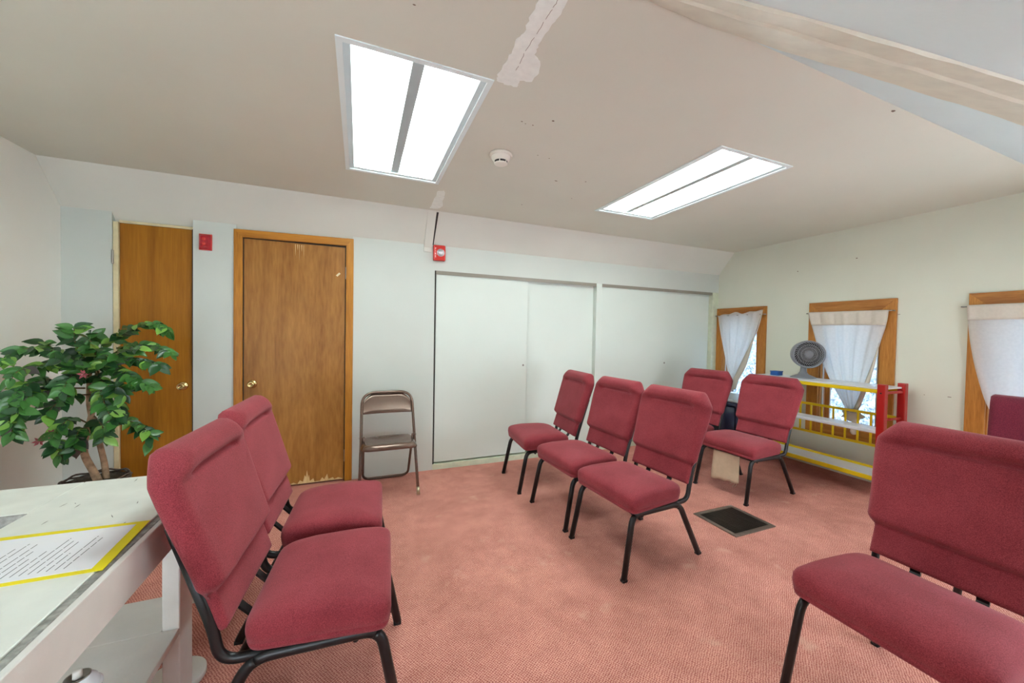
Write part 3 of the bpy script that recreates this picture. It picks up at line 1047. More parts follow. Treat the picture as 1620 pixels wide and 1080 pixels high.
# ------------------------------------------------------------------ burgundy chairs
def seat_bm():
    bm = B()
    yF, yR, wF, wR = 0.305, -0.112, 0.256, 0.228

    def outline(inset):
        P = []
        c = [(-wF + inset, yF - inset, 0.045), (-wR + inset, yR + inset, 0.055), (wR - inset, yR + inset, 0.055), (wF - inset, yF - inset, 0.045)]
        n = len(c)
        for i in range(n):
            p, q, s_ = Vector(c[i - 1][:2]), Vector(c[i][:2]), Vector(c[(i + 1) % n][:2])
            r = max(0.012, c[i][2] - inset * 0.4)
            a, b = q + (p - q).normalized() * r, q + (s_ - q).normalized() * r
            for j in range(7):
                t = j / 6
                P.append((1 - t) ** 2 * a + 2 * t * (1 - t) * q + t * t * b)
            for j in range(1, 5):
                nx = Vector(c[(i + 1) % n][:2])
                r2 = max(0.012, c[(i + 1) % n][2] - inset * 0.4)
                e = nx + (q - nx).normalized() * r2
                P.append(b.lerp(e, j / 5))
        return P
    rings = []
    for z, ins in ((0.354, 0.012), (0.358, 0.004), (0.374, 0.0), (0.378, 0.0028), (0.382, -0.001), (0.410, -0.004), (0.438, -0.002), (0.453, 0.005), (0.463, 0.016), (0.470, 0.034), (0.475, 0.070), (0.478, 0.12), (0.478, 0.17)):
        pl = outline(ins)
        ring = []
        for p in pl:
            zz = z
            if z > 0.40:
                zz -= 0.012 * sstep(0.16, 0.31, p.y) * (z - 0.40) / 0.06
                zz -= 0.014 * sstep(0.02, -0.12, p.y) * (z - 0.40) / 0.06
            ring.append(bm.verts.new((p.x, p.y, zz)))
        rings.append(ring)
    m = len(rings[0])
    for a, b in zip(rings[:-1], rings[1:]):
        for j in range(m):
            bm.faces.new((a[j], a[(j + 1) % m], b[(j + 1) % m], b[j]))
    cb = bm.verts.new((0, 0.09, 0.354))
    ct = bm.verts.new((0, 0.09, 0.4785))
    for j in range(m):
        bm.faces.new((rings[0][(j + 1) % m], rings[0][j], cb))
        bm.faces.new((rings[-1][j], rings[-1][(j + 1) % m], ct))
    return bm


BK0 = Vector((0, -0.160, 0.440))
BKU = Vector((0, -0.170, 0.526)).normalized()
BKN = Vector((0, BKU.z, -BKU.y))
BL = 0.560


def half_w(s):
    w = 0.224 + 0.024 * sstep(0.105, 0.150, s) + 0.021 * sstep(0.13, 0.46, s)
    if s > 0.470:
        t = (s - 0.470) / (BL - 0.470)
        w -= 0.066 * (t ** 1.2)
    return w


def back_bm(front=True):
    bm = B()
    nr, nc = 64, 34
    ss = [BL * i / nr for i in range(nr + 1)]

    def edge(d, r):
        e = max(0.0, min(1.0, d / r))
        return math.sqrt(max(0.0, 1 - (1 - e) ** 2))

    def pt(s, u, side):
        w = half_w(s)
        uu = math.copysign(1 - (1 - abs(u)) ** 1.35, u)
        l = uu * w
        d = min(w - abs(l), (BL - s) * 1.0 + 0.0005, s + 0.003)
        pad = sstep(0.108, 0.138, s)
        if side > 0:
            th = 0.016 + pad * 0.024
            th *= edge(d, 0.014 + 0.022 * pad)
            if pad > 0:
                cw = sstep(0.185, 0.150, abs(l))
                sc = 0.464 - 0.006 * sstep(0.10, 0.19, abs(l))
                th += 0.020 * sstep(sc - 0.010, sc + 0.030, s) * sstep(BL + 0.005, BL - 0.05, s) * sstep(w, w - 0.07, abs(l))
                th -= 0.024 * cw * math.exp(-((s - sc) / 0.0080) ** 2)
                th += 0.006 * math.exp(-((s - 0.25) / 0.09) ** 2) * sstep(0.25, 0.10, abs(l))
            th -= 0.004 * math.exp(-((s - 0.114) / 0.005) ** 2)
        else:
            th = -(0.018 + 0.010 * pad) * edge(d, 0.022)
        return BK0 + BKU * s + BKN * (th + 0.010 * pad) + Vector((l, 0, 0))
    F = [[bm.verts.new(pt(s, -1 + 2 * j / nc, 1)) for j in range(nc + 1)] for s in ss]
    K = [[bm.verts.new(pt(s, -1 + 2 * j / nc, -1)) for j in range(nc + 1)] for s in ss]
    for i in range(nr):
        for j in range(nc):
            bm.faces.new((F[i][j], F[i][j + 1], F[i + 1][j + 1], F[i + 1][j]))
            bm.faces.new((K[i][j + 1], K[i][j], K[i + 1][j], K[i + 1][j + 1]))
        bm.faces.new((F[i][0], F[i + 1][0], K[i + 1][0], K[i][0]))
        bm.faces.new((F[i][nc], K[i][nc], K[i + 1][nc], F[i + 1][nc]))
    for j in range(nc):
        bm.faces.new((F[0][j + 1], F[0][j], K[0][j], K[0][j + 1]))
        bm.faces.new((F[nr][j], F[nr][j + 1], K[nr][j + 1], K[nr][j]))
    bmesh.ops.remove_doubles(bm, verts=bm.verts, dist=1e-5)
    return bm


def make_chair(label, loc, rz, group):
    t = thing('stacking_chair', label, 'chair', loc, rz, group)
    obj('seat', seat_bm(), 'fabric', t, True)
    obj('backrest', back_bm(), 'fabric', t, True)
    obj('seat_board', bbox(-0.205, 0.205, -0.095, 0.280, 0.345, 0.355), 'rubber', t)
    for s in (-1, 1):
        x = s * 0.222
        xf, xb = s * 0.236, s * 0.232
        full = fillet([(xf, 0.342, 0.010), (x, 0.275, 0.342), (x, -0.090, 0.336), (xb, -0.256, 0.010)], 0.055, 7)
        n = len(full)
        # front leg, seat rail and rear leg are lengths of the same bent tube
        a, b = 5, n - 6
        for nm, seg in (('leg', full[:a + 1]), ('seat_rail', full[a:b + 1]), ('leg', full[b:])):
            obj(nm, tube(B(), seg, 0.0175, 10, 0.0145, ref=(0, 1, 0) if nm == 'leg' else (0, 0, 1)), 'black', t, True)
        for p in (full[0], full[-1]):
            obj('foot_cap', bbox(p.x - 0.0135, p.x + 0.0135, p.y - 0.0165, p.y + 0.0165, 0.0, 0.016, 0.005, 2), 'rubber', t)
        xu = s * 0.214
        upr = fillet([(xu, 0.02, 0.341), (xu, -0.170, 0.341)] + [tuple(Vector((xu, 0, 0)) + BK0 + BKU * q - BKN * 0.024) for q in (0.02, 0.34)], 0.06, 7)
        obj('back_upright', tube(B(), upr, 0.0155, 10, 0.0125, ref=(0, 0, 1)), 'black', t, True)
    obj('stretcher', tube(B(), [(-0.222, -0.06, 0.322), (0.222, -0.06, 0.322)], 0.009, 8), 'black', t, True)
    obj('stretcher', tube(B(), [(-0.222, 0.20, 0.322), (0.222, 0.20, 0.322)], 0.009, 8), 'black', t, True)
    for x in (-0.085, 0.085):
        bm = B()
        extrude_poly(bm, [(x - 0.015, -0.090, 0.350), (x - 0.015, -0.100, 0.350), (x - 0.015, -0.170, 0.425), (x - 0.015, -0.172, 0.462), (x - 0.015, -0.163, 0.462), (x - 0.015, -0.162, 0.428)], (0.030, 0, 0))
        obj('back_bracket', bm, 'black', t)
    return t


LEFTWARD, RIGHTWARD = math.radians(90), math.radians(-90)
G = 'burgundy stacking chairs'
RD = math.radians
proto = make_chair('burgundy chair leaning against the white desk, lower left of the room', (-0.186, 1.522, 0), RD(-94.0), G)
spots = [
    ('burgundy chair in front of the brown door, second from the white desk', (-0.188, 2.078, 0), RD(-93.0)),
    ('burgundy chair nearest the camera in the row of three by the closet', (1.648, 1.865, 0), RD(94.6)),
    ('middle burgundy chair of the row of three by the closet', (1.620, 2.412, 0), RD(93.0)),
    ('burgundy chair closest to the closet doors in the row of three', (1.594, 3.012, 0), RD(85.0)),
    ('burgundy chair between the floor vent and the yellow shelf', (3.165, 2.245, 0), RD(91.2)),
    ('burgundy chair below the corner window beside the navy tote', (3.120, 2.850, 0), RD(96.0)),
    ('large burgundy chair in the lower right foreground', (1.828, 0.645, 0), RD(89.5)),
    ('burgundy chair under a maroon cloth behind the lower right foreground chair', (3.120, 0.632, 0), LEFTWARD),
]
chairs = []
for lab, loc, rz in spots:
    c = copy_tree(proto)
    c['label'] = lab
    c.location = loc
    c.rotation_euler = (0, 0, rz)
    chairs.append(c)

# torn dust cover hanging under one chair (local chair coordinates)
ch = chairs[4]
rows = []
for i in range(13):
    v = i / 12
    row = []
    for j in range(13):
        u = j / 12
        x = -0.115 + 0.235 * (1 - u) - 0.0 + 0.02 * v * (0.5 - u)
        row.append((x, 0.265 + 0.005 * math.sin(u * 5 + v * 2) + 0.01 * v, 0.347 - v * (0.262 + 0.004 * math.sin(u * 17) - 0.035 * u)))
    rows.append(row)
bm = sheet(rows, 0.0012)
for x, l in ((-0.08, 0.05), (-0.06, 0.03), (-0.10, 0.04)):
    tube(bm, [(x, 0.273, 0.125), (x - 0.006, 0.276, 0.105), (x + 0.008, 0.279, 0.125 - l)], 0.0016, 5)
o = obj('torn_dust_cover', bm, 'muslin', ch, True)
o['label'] = 'torn beige dust cover hanging below the seat'
obj('blue_tag', bbox(-0.225, -0.195, 0.10, 0.13, 0.325, 0.345, 0.003, 1), 'blue2', ch)

# maroon cloth draped over the chair behind
rows = []
for i in range(29):
    v = i / 28
    row = []
    for j in range(29):
        u = j / 28
        y = 0.918 + 0.037 * min(1.0, v / 0.42) - 0.59 * u
        fold = 0.008 * math.sin(u * 7) + 0.014 * math.exp(-((u - 0.10 - 0.5 * v) / 0.05) ** 2)
        if v < 0.42:           # front side, from the hem up
            q = v / 0.42
            x, z = 3.205 + 0.175 * q - fold, 0.52 + 0.485 * q
        elif v < 0.58:
            q = (v - 0.42) / 0.16
            x, z = 3.380 + 0.125 * q - fold * (1 - q), 1.005 + 0.012 * math.sin(q * math.pi)
        else:
            q = (v - 0.58) / 0.42
            x, z = 3.505 - 0.05 * q + 0.010 * math.sin(u * 9 + q * 4), 1.005 - 0.45 * q
        row.append((x, y, z))
    rows.append(row)
obj('draped_cloth', sheet(rows, 0.004), 'maroon', None, True, tag=('maroon cloth draped over the chair back at the right edge', 'cloth'))

# ------------------------------------------------------------------ folding chair
t = thing('folding_chair', 'brown metal folding chair standing against the white wall', 'chair', (0.232, 3.27, 0))
hw = 0.222
fy, ty, tz = -0.215, 0.135, 0.795           # front foot, top of the back


def on_front(q):
    return Vector((0, fy + (ty - fy) * q, 0.012 + (tz - 0.012) * q))


fr = []
Lw = [(-hw, 0.0), (-hw + 0.012, 0.55), (-hw + 0.018, 1.0), (hw - 0.018, 1.0), (hw - 0.012, 0.55), (hw, 0.0)]
pts = [on_front(q) + Vector((x, 0, 0)) for x, q in Lw]
path = fillet(pts, 0.11, 10)
obj('front_frame', tube(B(), path, 0.0115, 10), 'brown', t, True)
for s in (-1, 1):
    p = on_front(0.03) + Vector((s * hw, 0, 0))
    obj('foot_ferrule', tube(B(), [p - (on_front(1) - on_front(0)).normalized() * 0.028, p + (on_front(1) - on_front(0)).normalized() * 0.03], 0.0135, 10), 'ferrule', t, True)
rr = [Vector((-hw + 0.030, -0.055, 0.46)), Vector((-hw + 0.030, 0.245, 0.014)), Vector((hw - 0.030, 0.245, 0.014)), Vector((hw - 0.030, -0.055, 0.46))]
obj('rear_frame', tube(B(), fillet(rr, 0.07, 8), 0.0105, 10), 'brown', t, True)
# curved back panel
bm = B()
outer = []
nx = 28
for i in range(nx + 1):
    u = -1 + 2 * i / nx
    x = u * (hw - 0.020)
    zt = 0.990 if abs(u) < 0.5 else 0.990 - 0.105 * ((abs(u) - 0.5) / 0.5) ** 2.0
    col = []
    for k_ in range(7):
        q = 0.785 + (zt - 0.785) * k_ / 6
        p = on_front(q)
        bow = 0.016 * (1 - u * u) + 0.004 * math.sin(k_ / 6 * math.pi)
        col.append(Vector((x, p.y + bow, p.z)))
    outer.append(col)
grid_mesh(bm, outer)
bmesh.ops.recalc_face_normals(bm, faces=bm.faces)
bmesh.ops.solidify(bm, geom=list(bm.faces), thickness=0.004)
obj('back_panel', bm, 'brown', t, True)
# pressed steel seat, dished
bm = B()
rows = []
for i in range(25):
    v = -1 + 2 * i / 24
    row = []
    for j in range(29):
        u = -1 + 2 * j / 28
        m_ = max(abs(u), abs(v))
        # squircle outline
        k_ = 1 / (abs(u) ** 6 + abs(v) ** 6) ** (1 / 6) if m_ > 0 else 1
        sx_, sy_ = u * k_ * m_, v * k_ * m_
        rr_ = m_
        z = 0.436 - 0.014 * (1 - min(1, (rr_ / 0.72) ** 3)) - (0.040 * ((rr_ - 0.86) / 0.14) ** 2 if rr_ > 0.86 else 0)
        z += 0.012 * (sy_ * -0.6)
        row.append((sx_ * (hw - 0.014 + 0.006), -0.065 + sy_ * 0.190, z))
    rows.append(row)
vs = grid_mesh(bm, rows)
bmesh.ops.recalc_face_normals(bm, faces=bm.faces)
bmesh.ops.solidify(bm, geom=list(bm.faces), thickness=0.005)
obj('seat', bm, 'brown', t, True)
for s in (-1, 1):
    obj('hinge_plate', bbox(s * hw - 0.004 - s * 0.014, s * hw + 0.004 - s * 0.014, -0.06, 0.02, 0.40, 0.47, 0.002, 1), 'brown', t)
    obj('rivet', lathe(B(), [(0, 0.004), (0.006, 0.003), (0.007, 0)], 10, axis_matrix((s * (hw + 0.001), -0.02, 0.45), (s, 0, 0))), 'steel', t, True)

# ------------------------------------------------------------------ floor vent
t = thing('floor_vent', 'dark metal floor register set in the red carpet', 'floor vent', (2.515, 1.872, 0))
hx, hy = 0.198, 0.172
bm = B()
for a in ((-hx, hx, -hy, -hy + 0.030), (-hx, hx, hy - 0.030, hy), (-hx, -hx + 0.030, -hy + 0.03, hy - 0.03), (hx - 0.030, hx, -hy + 0.03, hy - 0.03)):
    box(bm, a[0], a[1], a[2], a[3], 0.0, 0.007)
obj('frame', bm, 'grille_f', t)
obj('pan', box(B(), -hx + 0.03, hx - 0.03, -hy + 0.03, hy - 0.03, 0.0, 0.0012), 'rubber', t)
ns = 26
for i in range(ns):
    y = -hy + 0.036 + (2 * hy - 0.072) * i / (ns - 1)
    o = obj('slat', box(B(), -hx + 0.03, hx - 0.03, y - 0.0022, y + 0.0022, 0.0012, 0.006), 'grille', t) if i == 0 else None
    if i == 0:
        s0, y00 = o, y
    else:
        o = s0.copy()
        COL.objects.link(o)
        o.parent = t
        o.location = (0, y - y00, 0)
for x in (-0.085, 0, 0.085):
    obj('cross_bar', box(B(), x - 0.002, x + 0.002, -hy + 0.03, hy - 0.03, 0.0012, 0.0055), 'grille', t)

# ------------------------------------------------------------------ red and yellow shelf
SX0, SX1, SY0, SY1 = 3.980, 4.300, 1.690, 2.780
t = thing('shelf_unit', 'red and yellow metal shelf unit with white boards under the middle window', 'shelf', (0, 0, 0))
for x in (SX0, SX1 - 0.01):
    for y in (SY0, SY1):
        p = bbox(x - 0.026, x + 0.026, y - 0.026, y + 0.026, 0.0, 0.958 if y == SY0 else 0.908, 0.007, 2)
        o = obj('post', p, 'renamel', t)
        obj('cap_hole', lathe(B(), [(0, 0.002), (0.006, 0.002), (0.007, 0.0)], 10, axis_matrix((x - 0.026, y, 0.885), (-1, 0, 0))), 'dark', o)
for y in (SY0, SY1):
    for z in (0.66, 0.20):
        obj('end_rung', tube(B(), [(SX0, y, z), (SX1 - 0.01, y, z)], 0.011, 8), 'renamel', t, True)
    obj('end_rail', bbox(SX0 + 0.02, SX1 - 0.03, y - 0.012, y + 0.012, 0.875, 0.895, 0.003, 1), 'renamel', t)
ya, yb = SY0 + 0.026, SY1 - 0.026
obj('top_board', bbox(SX0 - 0.015, SX1, ya - 0.03, yb + 0.03, 0.912, 0.926, 0.003, 1), 'wlam', t)
obj('top_rail', bbox(SX0 - 0.018, SX0 + 0.006, ya, yb, 0.880, 0.911, 0.006, 2), 'yenamel', t)
obj('top_rail', bbox(SX1 - 0.02, SX1 + 0.004, ya, yb, 0.880, 0.911, 0.006, 2), 'yenamel', t)
obj('middle_board', bbox(SX0 - 0.012, SX0 + 0.16, ya, yb, 0.545, 0.572, 0.004, 1), 'wlam', t)
for z in (0.656, 0.372):
    obj('gallery_rail', bbox(SX1 - 0.012, SX1 + 0.006, ya, yb, z - 0.012, z + 0.012, 0.004, 2), 'yenamel', t)
for y in (1.800, 1.897, 1.993, 2.090, 2.189, 2.286, 2.383, 2.482, 2.580, 2.678):
    obj('gallery_bar', bbox(SX1 - 0.010, SX1 + 0.002, y - 0.008, y + 0.008, 0.384, 0.644, 0.002, 1), 'yenamel', t)
obj('bottom_board', bbox(SX0 + 0.004, SX1 - 0.004, ya, yb, 0.150, 0.166, 0.002, 1), 'wlam', t)
obj('bottom_lip', bbox(SX0 - 0.014, SX0 + 0.004, ya, yb, 0.148, 0.184, 0.004, 2), 'yenamel', t)
obj('bottom_lip', bbox(SX1 - 0.004, SX1 + 0.010, ya, yb, 0.148, 0.186, 0.004, 2), 'yenamel', t)

# ------------------------------------------------------------------ desk fan on the shelf
fc = Vector((4.175, 2.370, 1.165))
fd = Vector((-0.66, -0.75, 0.0)).normalized()
t = thing('desk_fan', 'grey round desk fan standing on the red and yellow shelf', 'fan', (4.175, 2.400, 0.926))
off = -Vector((4.175, 2.400, 0.926))
M = Matrix.Translation(off) @ axis_matrix(fc, fd) @ Matrix.Scale(1.08, 4)
obj('housing', lathe(B(), [(0.040, -0.145), (0.062, -0.142), (0.072, -0.110), (0.075, -0.085), (0.100, -0.075), (0.118, -0.050), (0.126, 0.00), (0.129, 0.035), (0.127, 0.048), (0.120, 0.052),
                           (0.112, 0.046), (0.110, 0.02), (0.108, -0.045), (0.06, -0.065), (0.0, -0.07)], 40, M), 'fan', t, True)
obj('motor_cap', lathe(B(), [(0, -0.150), (0.030, -0.149), (0.052, -0.143), (0.060, -0.135)], 30, M), 'fan_d', t, True)
bm = B()
for i in range(32):
    a0 = 2 * math.pi * i / 32
    pts = []
    for q in range(7):
        r = 0.036 + (0.112 - 0.036) * q / 6
        a = a0 + 0.75 * (q / 6) ** 1.1
        pts.append(M @ Vector((r * math.cos(a), r * math.sin(a), 0.046 + 0.010 * math.cos(q / 6 * math.pi / 2))))
    tube(bm, pts, 0.0018, 5)
for r in (0.062, 0.088):
    tube(bm, [M @ Vector((r * math.cos(a), r * math.sin(a), 0.050)) for a in [2 * math.pi * i / 30 for i in range(30)]], 0.0013, 5, closed=True)
obj('grille', bm, 'fan_l', t, True)
obj('inner_shroud', lathe(B(), [(0.1095, 0.02), (0.1075, -0.044), (0.06, -0.063), (0.0, -0.068)], 30, M), 'fan_d', t, True)
obj('grille_hub', lathe(B(), [(0, 0.062), (0.026, 0.060), (0.034, 0.054), (0.037, 0.046)], 24, M), 'fan', t, True)
for i in range(3):
    a0 = 2 * math.pi * i / 3
    rows = []
    for q in range(7):
        r = 0.020 + 0.082 * q / 6
        rows.append([tuple(M @ Vector((r * math.cos(a0 + w_), r * math.sin(a0 + w_), 0.005 - 0.02 * (w_ - 0.5)))) for w_ in [k_ * 1.2 / 6 for k_ in range(7)]])
    obj('blade', sheet(rows, 0.002), 'fan_d', t, True)
obj('blade_hub', lathe(B(), [(0, 0.028), (0.020, 0.026), (0.024, 0.0), (0.024, -0.05)], 20, M), 'fan_d', t, True)
bm = lathe(B(), [(0, 0.0), (0.105, 0.0), (0.108, 0.006), (0.085, 0.018), (0.045, 0.036), (0.028, 0.062), (0.024, 0.098), (0.022, 0.125), (0, 0.125)], 32)
obj('base', bm, 'fan', t, True)

t = thing('blue_box', 'small blue plastic box lid showing over the chair on the shelf top', 'box', (4.14, 2.640, 0.9262))
obj('body', bbox(-0.04, 0.04, -0.04, 0.04, 0, 0.036, 0.005, 2), 'blue2', t)
obj('lid', bbox(-0.043, 0.043, -0.043, 0.043, 0.036, 0.046, 0.003, 2), 'blue2', t)

t = thing('storage_tote', 'navy plastic storage tote behind the two chairs by the corner window', 'storage tote', (4.04, 3.06, 0))
bm = bbox(-0.21, 0.21, -0.20, 0.20, 0.0, 0.600)
for v in bm.verts:
    if v.co.z < 0.3:
        v.co.x *= 0.86
        v.co.y *= 0.88
bmesh.ops.bevel(bm, geom=list(bm.edges), offset=0.02, segments=3, affect='EDGES')
obj('bin', bm, 'blue', t, True)
obj('rim', bbox(-0.225, 0.225, -0.215, 0.215, 0.560, 0.605, 0.010, 2), 'blue', t)
obj('lid', bbox(-0.232, 0.232, -0.222, 0.222, 0.605, 0.640, 0.012, 3), 'grey', t)

# ------------------------------------------------------------------ white desk
t = thing('white_desk', 'worn white painted wooden desk with an open lower shelf', 'desk', (0, 0, 0))
obj('top_plank', bbox(-0.940, -0.574, 0.36, 1.880, 0.716, 0.740, 0.002, 1), 'white', t)
obj('top_plank', bbox(-1.820, -0.9415, 1.622, 1.880, 0.716, 0.7395, 0.002, 1), 'white', t)
obj('inner_edge', bbox(-1.82, -0.943, 1.615, 1.621, 0.700, 0.738), 'worn', t)
obj('worn_edge', bbox(-0.5735, -0.556, 0.36, 1.878, 0.716, 0.737, 0.002, 1), 'worn', t)
obj('apron', bbox(-0.5555, -0.540, 0.36, 1.880, 0.622, 0.737, 0.002, 1), 'white2', t)
obj('apron', bbox(-1.82, -0.5560, 1.862, 1.878, 0.622, 0.7155, 0.002, 1), 'white2', t)
obj('lower_shelf', bbox(-1.50, -0.557, 0.36, 1.582, 0.278, 0.300, 0.002, 1), 'white2', t)
obj('lower_shelf', bbox(-1.50, -0.606, 1.5825, 1.790, 0.278, 0.300, 0.002, 1), 'white2', t)
for x0, y0, dx, dy in ((-0.605, 1.584, 0.048, 0.105), (-0.605, 0.37, 0.048, 0.105), (-1.80, 1.70, 0.05, 0.105), (-1.56, 0.37, 0.05, 0.105)):
    obj('leg', bbox(x0, x0 + dx, y0, y0 + dy, 0.0, 0.7155, 0.003, 1), 'white2', t)
obj('round_foot', lathe(B(), [(0, 0), (0.088, 0), (0.090, 0.003), (0.090, 0.020), (0.087, 0.023), (0, 0.023)], 40, Matrix.Translation((-0.622, 1.735, 0))), 'white2', t, True)
bm = B()
rnd = random.Random(21)
for _ in range(26):
    x, y, l = rnd.uniform(-0.90, -0.60), rnd.uniform(0.8, 1.85), rnd.uniform(0.004, 0.018)
    a_ = rnd.uniform(-0.6, 0.6) + 1.57
    dx, dy = l * math.cos(a_), l * math.sin(a_)
    extrude_poly(bm, [(x - dx, y - dy, 0.7400), (x + 0.0016, y, 0.7400), (x + dx, y + dy, 0.7400), (x - 0.0016, y, 0.7400)], (0, 0, 0.0004))
obj('paint_chips', bm, 'worn', t, kind='stuff')
obj('shelf_bearer', bbox(-1.50, -0.62, 1.52, 1.56, 0.20, 0.2775, 0.002, 1), 'white2', t)

t = thing('paper_folder', 'yellow folder with a printed white sheet on the white desk', 'folder', (0, 0, 0.7402))
A4 = [(-0.575, 1.436), (-0.560, 1.178), (-0.915, 1.180), (-0.925, 1.452)]
obj('cover', extrude_poly(B(), [(x, y, 0.0) for x, y in A4], (0, 0, 0.0016)), 'yellow', t)
A5 = [(-0.600, 1.419), (-0.586, 1.192), (-0.880, 1.192), (-0.892, 1.428)]
sh = obj('sheet', extrude_poly(B(), [(x, y, 0.0017) for x, y in A5], (0, 0, 0.0006)), 'paper', t)
bm = B()
rnd = random.Random(4)
lines = [(0.645, 0.10), (0.660, 0.11), (0.675, 0.03), (0.690, 0.09), (0.705, 0.10), (0.720, 0.12), (0.735, 0.06), (0.750, 0.03), (0.765, 0.07), (0.780, 0.11), (0.800, 0.12), (0.815, 0.10)]
for i, (x, l) in enumerate(lines):
    y = 1.212
    end = y + 0.05 + l
    yy = y
    while yy < end:
        w_ = rnd.uniform(0.018, 0.06)
        box(bm, -x - 0.0009, -x + 0.0009, yy, min(end, yy + w_), 0.0023, 0.0025)
        yy += w_ + 0.004
obj('printed_text', bm, 'ink', sh, kind='stuff')

t = thing('spray_can', 'white spray can standing on the lower shelf of the white desk', 'spray can', (-0.614, 1.196, 0.3002))
CS = Matrix.Diagonal((1.12, 1.12, 1.0, 1))
obj('body', lathe(B(), [(0, 0), (0.034, 0), (0.036, 0.004), (0.036, 0.150), (0.038, 0.153), (0.038, 0.157), (0.034, 0.160)], 32, CS), 'can', t, True)
obj('dome', lathe(B(), [(0.034, 0.160), (0.030, 0.172), (0.022, 0.180), (0.021, 0.184), (0.018, 0.184), (0.016, 0.178), (0, 0.178)], 32, CS), 'can', t, True)
obj('valve_cup', lathe(B(), [(0.0195, 0.182), (0.0205, 0.186), (0.017, 0.187), (0.013, 0.181), (0, 0.181)], 28, CS), 'steel', t, True)
nz = obj('nozzle', lathe(B(), [(0, 0.180), (0.0075, 0.180), (0.0075, 0.198), (0.006, 0.201), (0, 0.201)], 16, CS), 'white2', t, True)
obj('label_band', lathe(B(), [(0.0362, 0.03), (0.0364, 0.03), (0.0364, 0.135), (0.0362, 0.135)], 32, CS), 'muslin', t, True)

# small offcut on the carpet by the desk
bm = extrude_poly(B(), [(-0.03, -0.05, 0), (0.025, -0.055, 0), (0.03, 0.045, 0), (-0.02, 0.05, 0)], (0, 0, 0.025))
obj('wood_offcut', bm, 'white2', None, False, loc=(-0.740, 2.262, 0.0), tag=('small white wood offcut on the carpet behind the left chairs', 'offcut'))

# ------------------------------------------------------------------ potted artificial tree
t = thing('potted_tree', 'artificial ficus tree in a dark wicker basket behind the white desk', 'plant', (-1.50, 3.10, 0))
PO = Vector((-1.50, 3.10, 0))
bk = obj('basket', lathe(B(), [(0, 0), (0.115, 0), (0.120, 0.01), (0.150, 0.35), (0.155, 0.362), (0.146, 0.366), (0.138, 0.350), (0, 0.345)], 36), 'wicker', t, True)
obj('moss', lathe(B(), [(0, 0.372), (0.06, 0.366), (0.11, 0.358), (0.139, 0.350)], 24), 'soil', t, True)
for k_, (r, z) in enumerate(((0.150, 0.372), (0.146, 0.384), (0.152, 0.362))):
    pts = []
    for i in range(48):
        a = 2 * math.pi * i / 48
        pts.append((r * math.cos(a) * (1 + 0.03 * math.sin(5 * a + k_)), r * math.sin(a), z + 0.006 * math.sin(7 * a + 2 * k_)))
    obj('twig_ring', tube(B(), pts, 0.006, 6, closed=True), 'wicker', bk, True)


def stem(pts, r0, r1, name='trunk', mat='bark', seg=8):
    P = fillet([Vector(p) - PO for p in pts], 0.08, 5)
    n = len(P)
    return obj(name, tube(B(), P, 1.0, seg, radii=[r0 + (r1 - r0) * i / (n - 1) for i in range(n)]), mat, t, True)


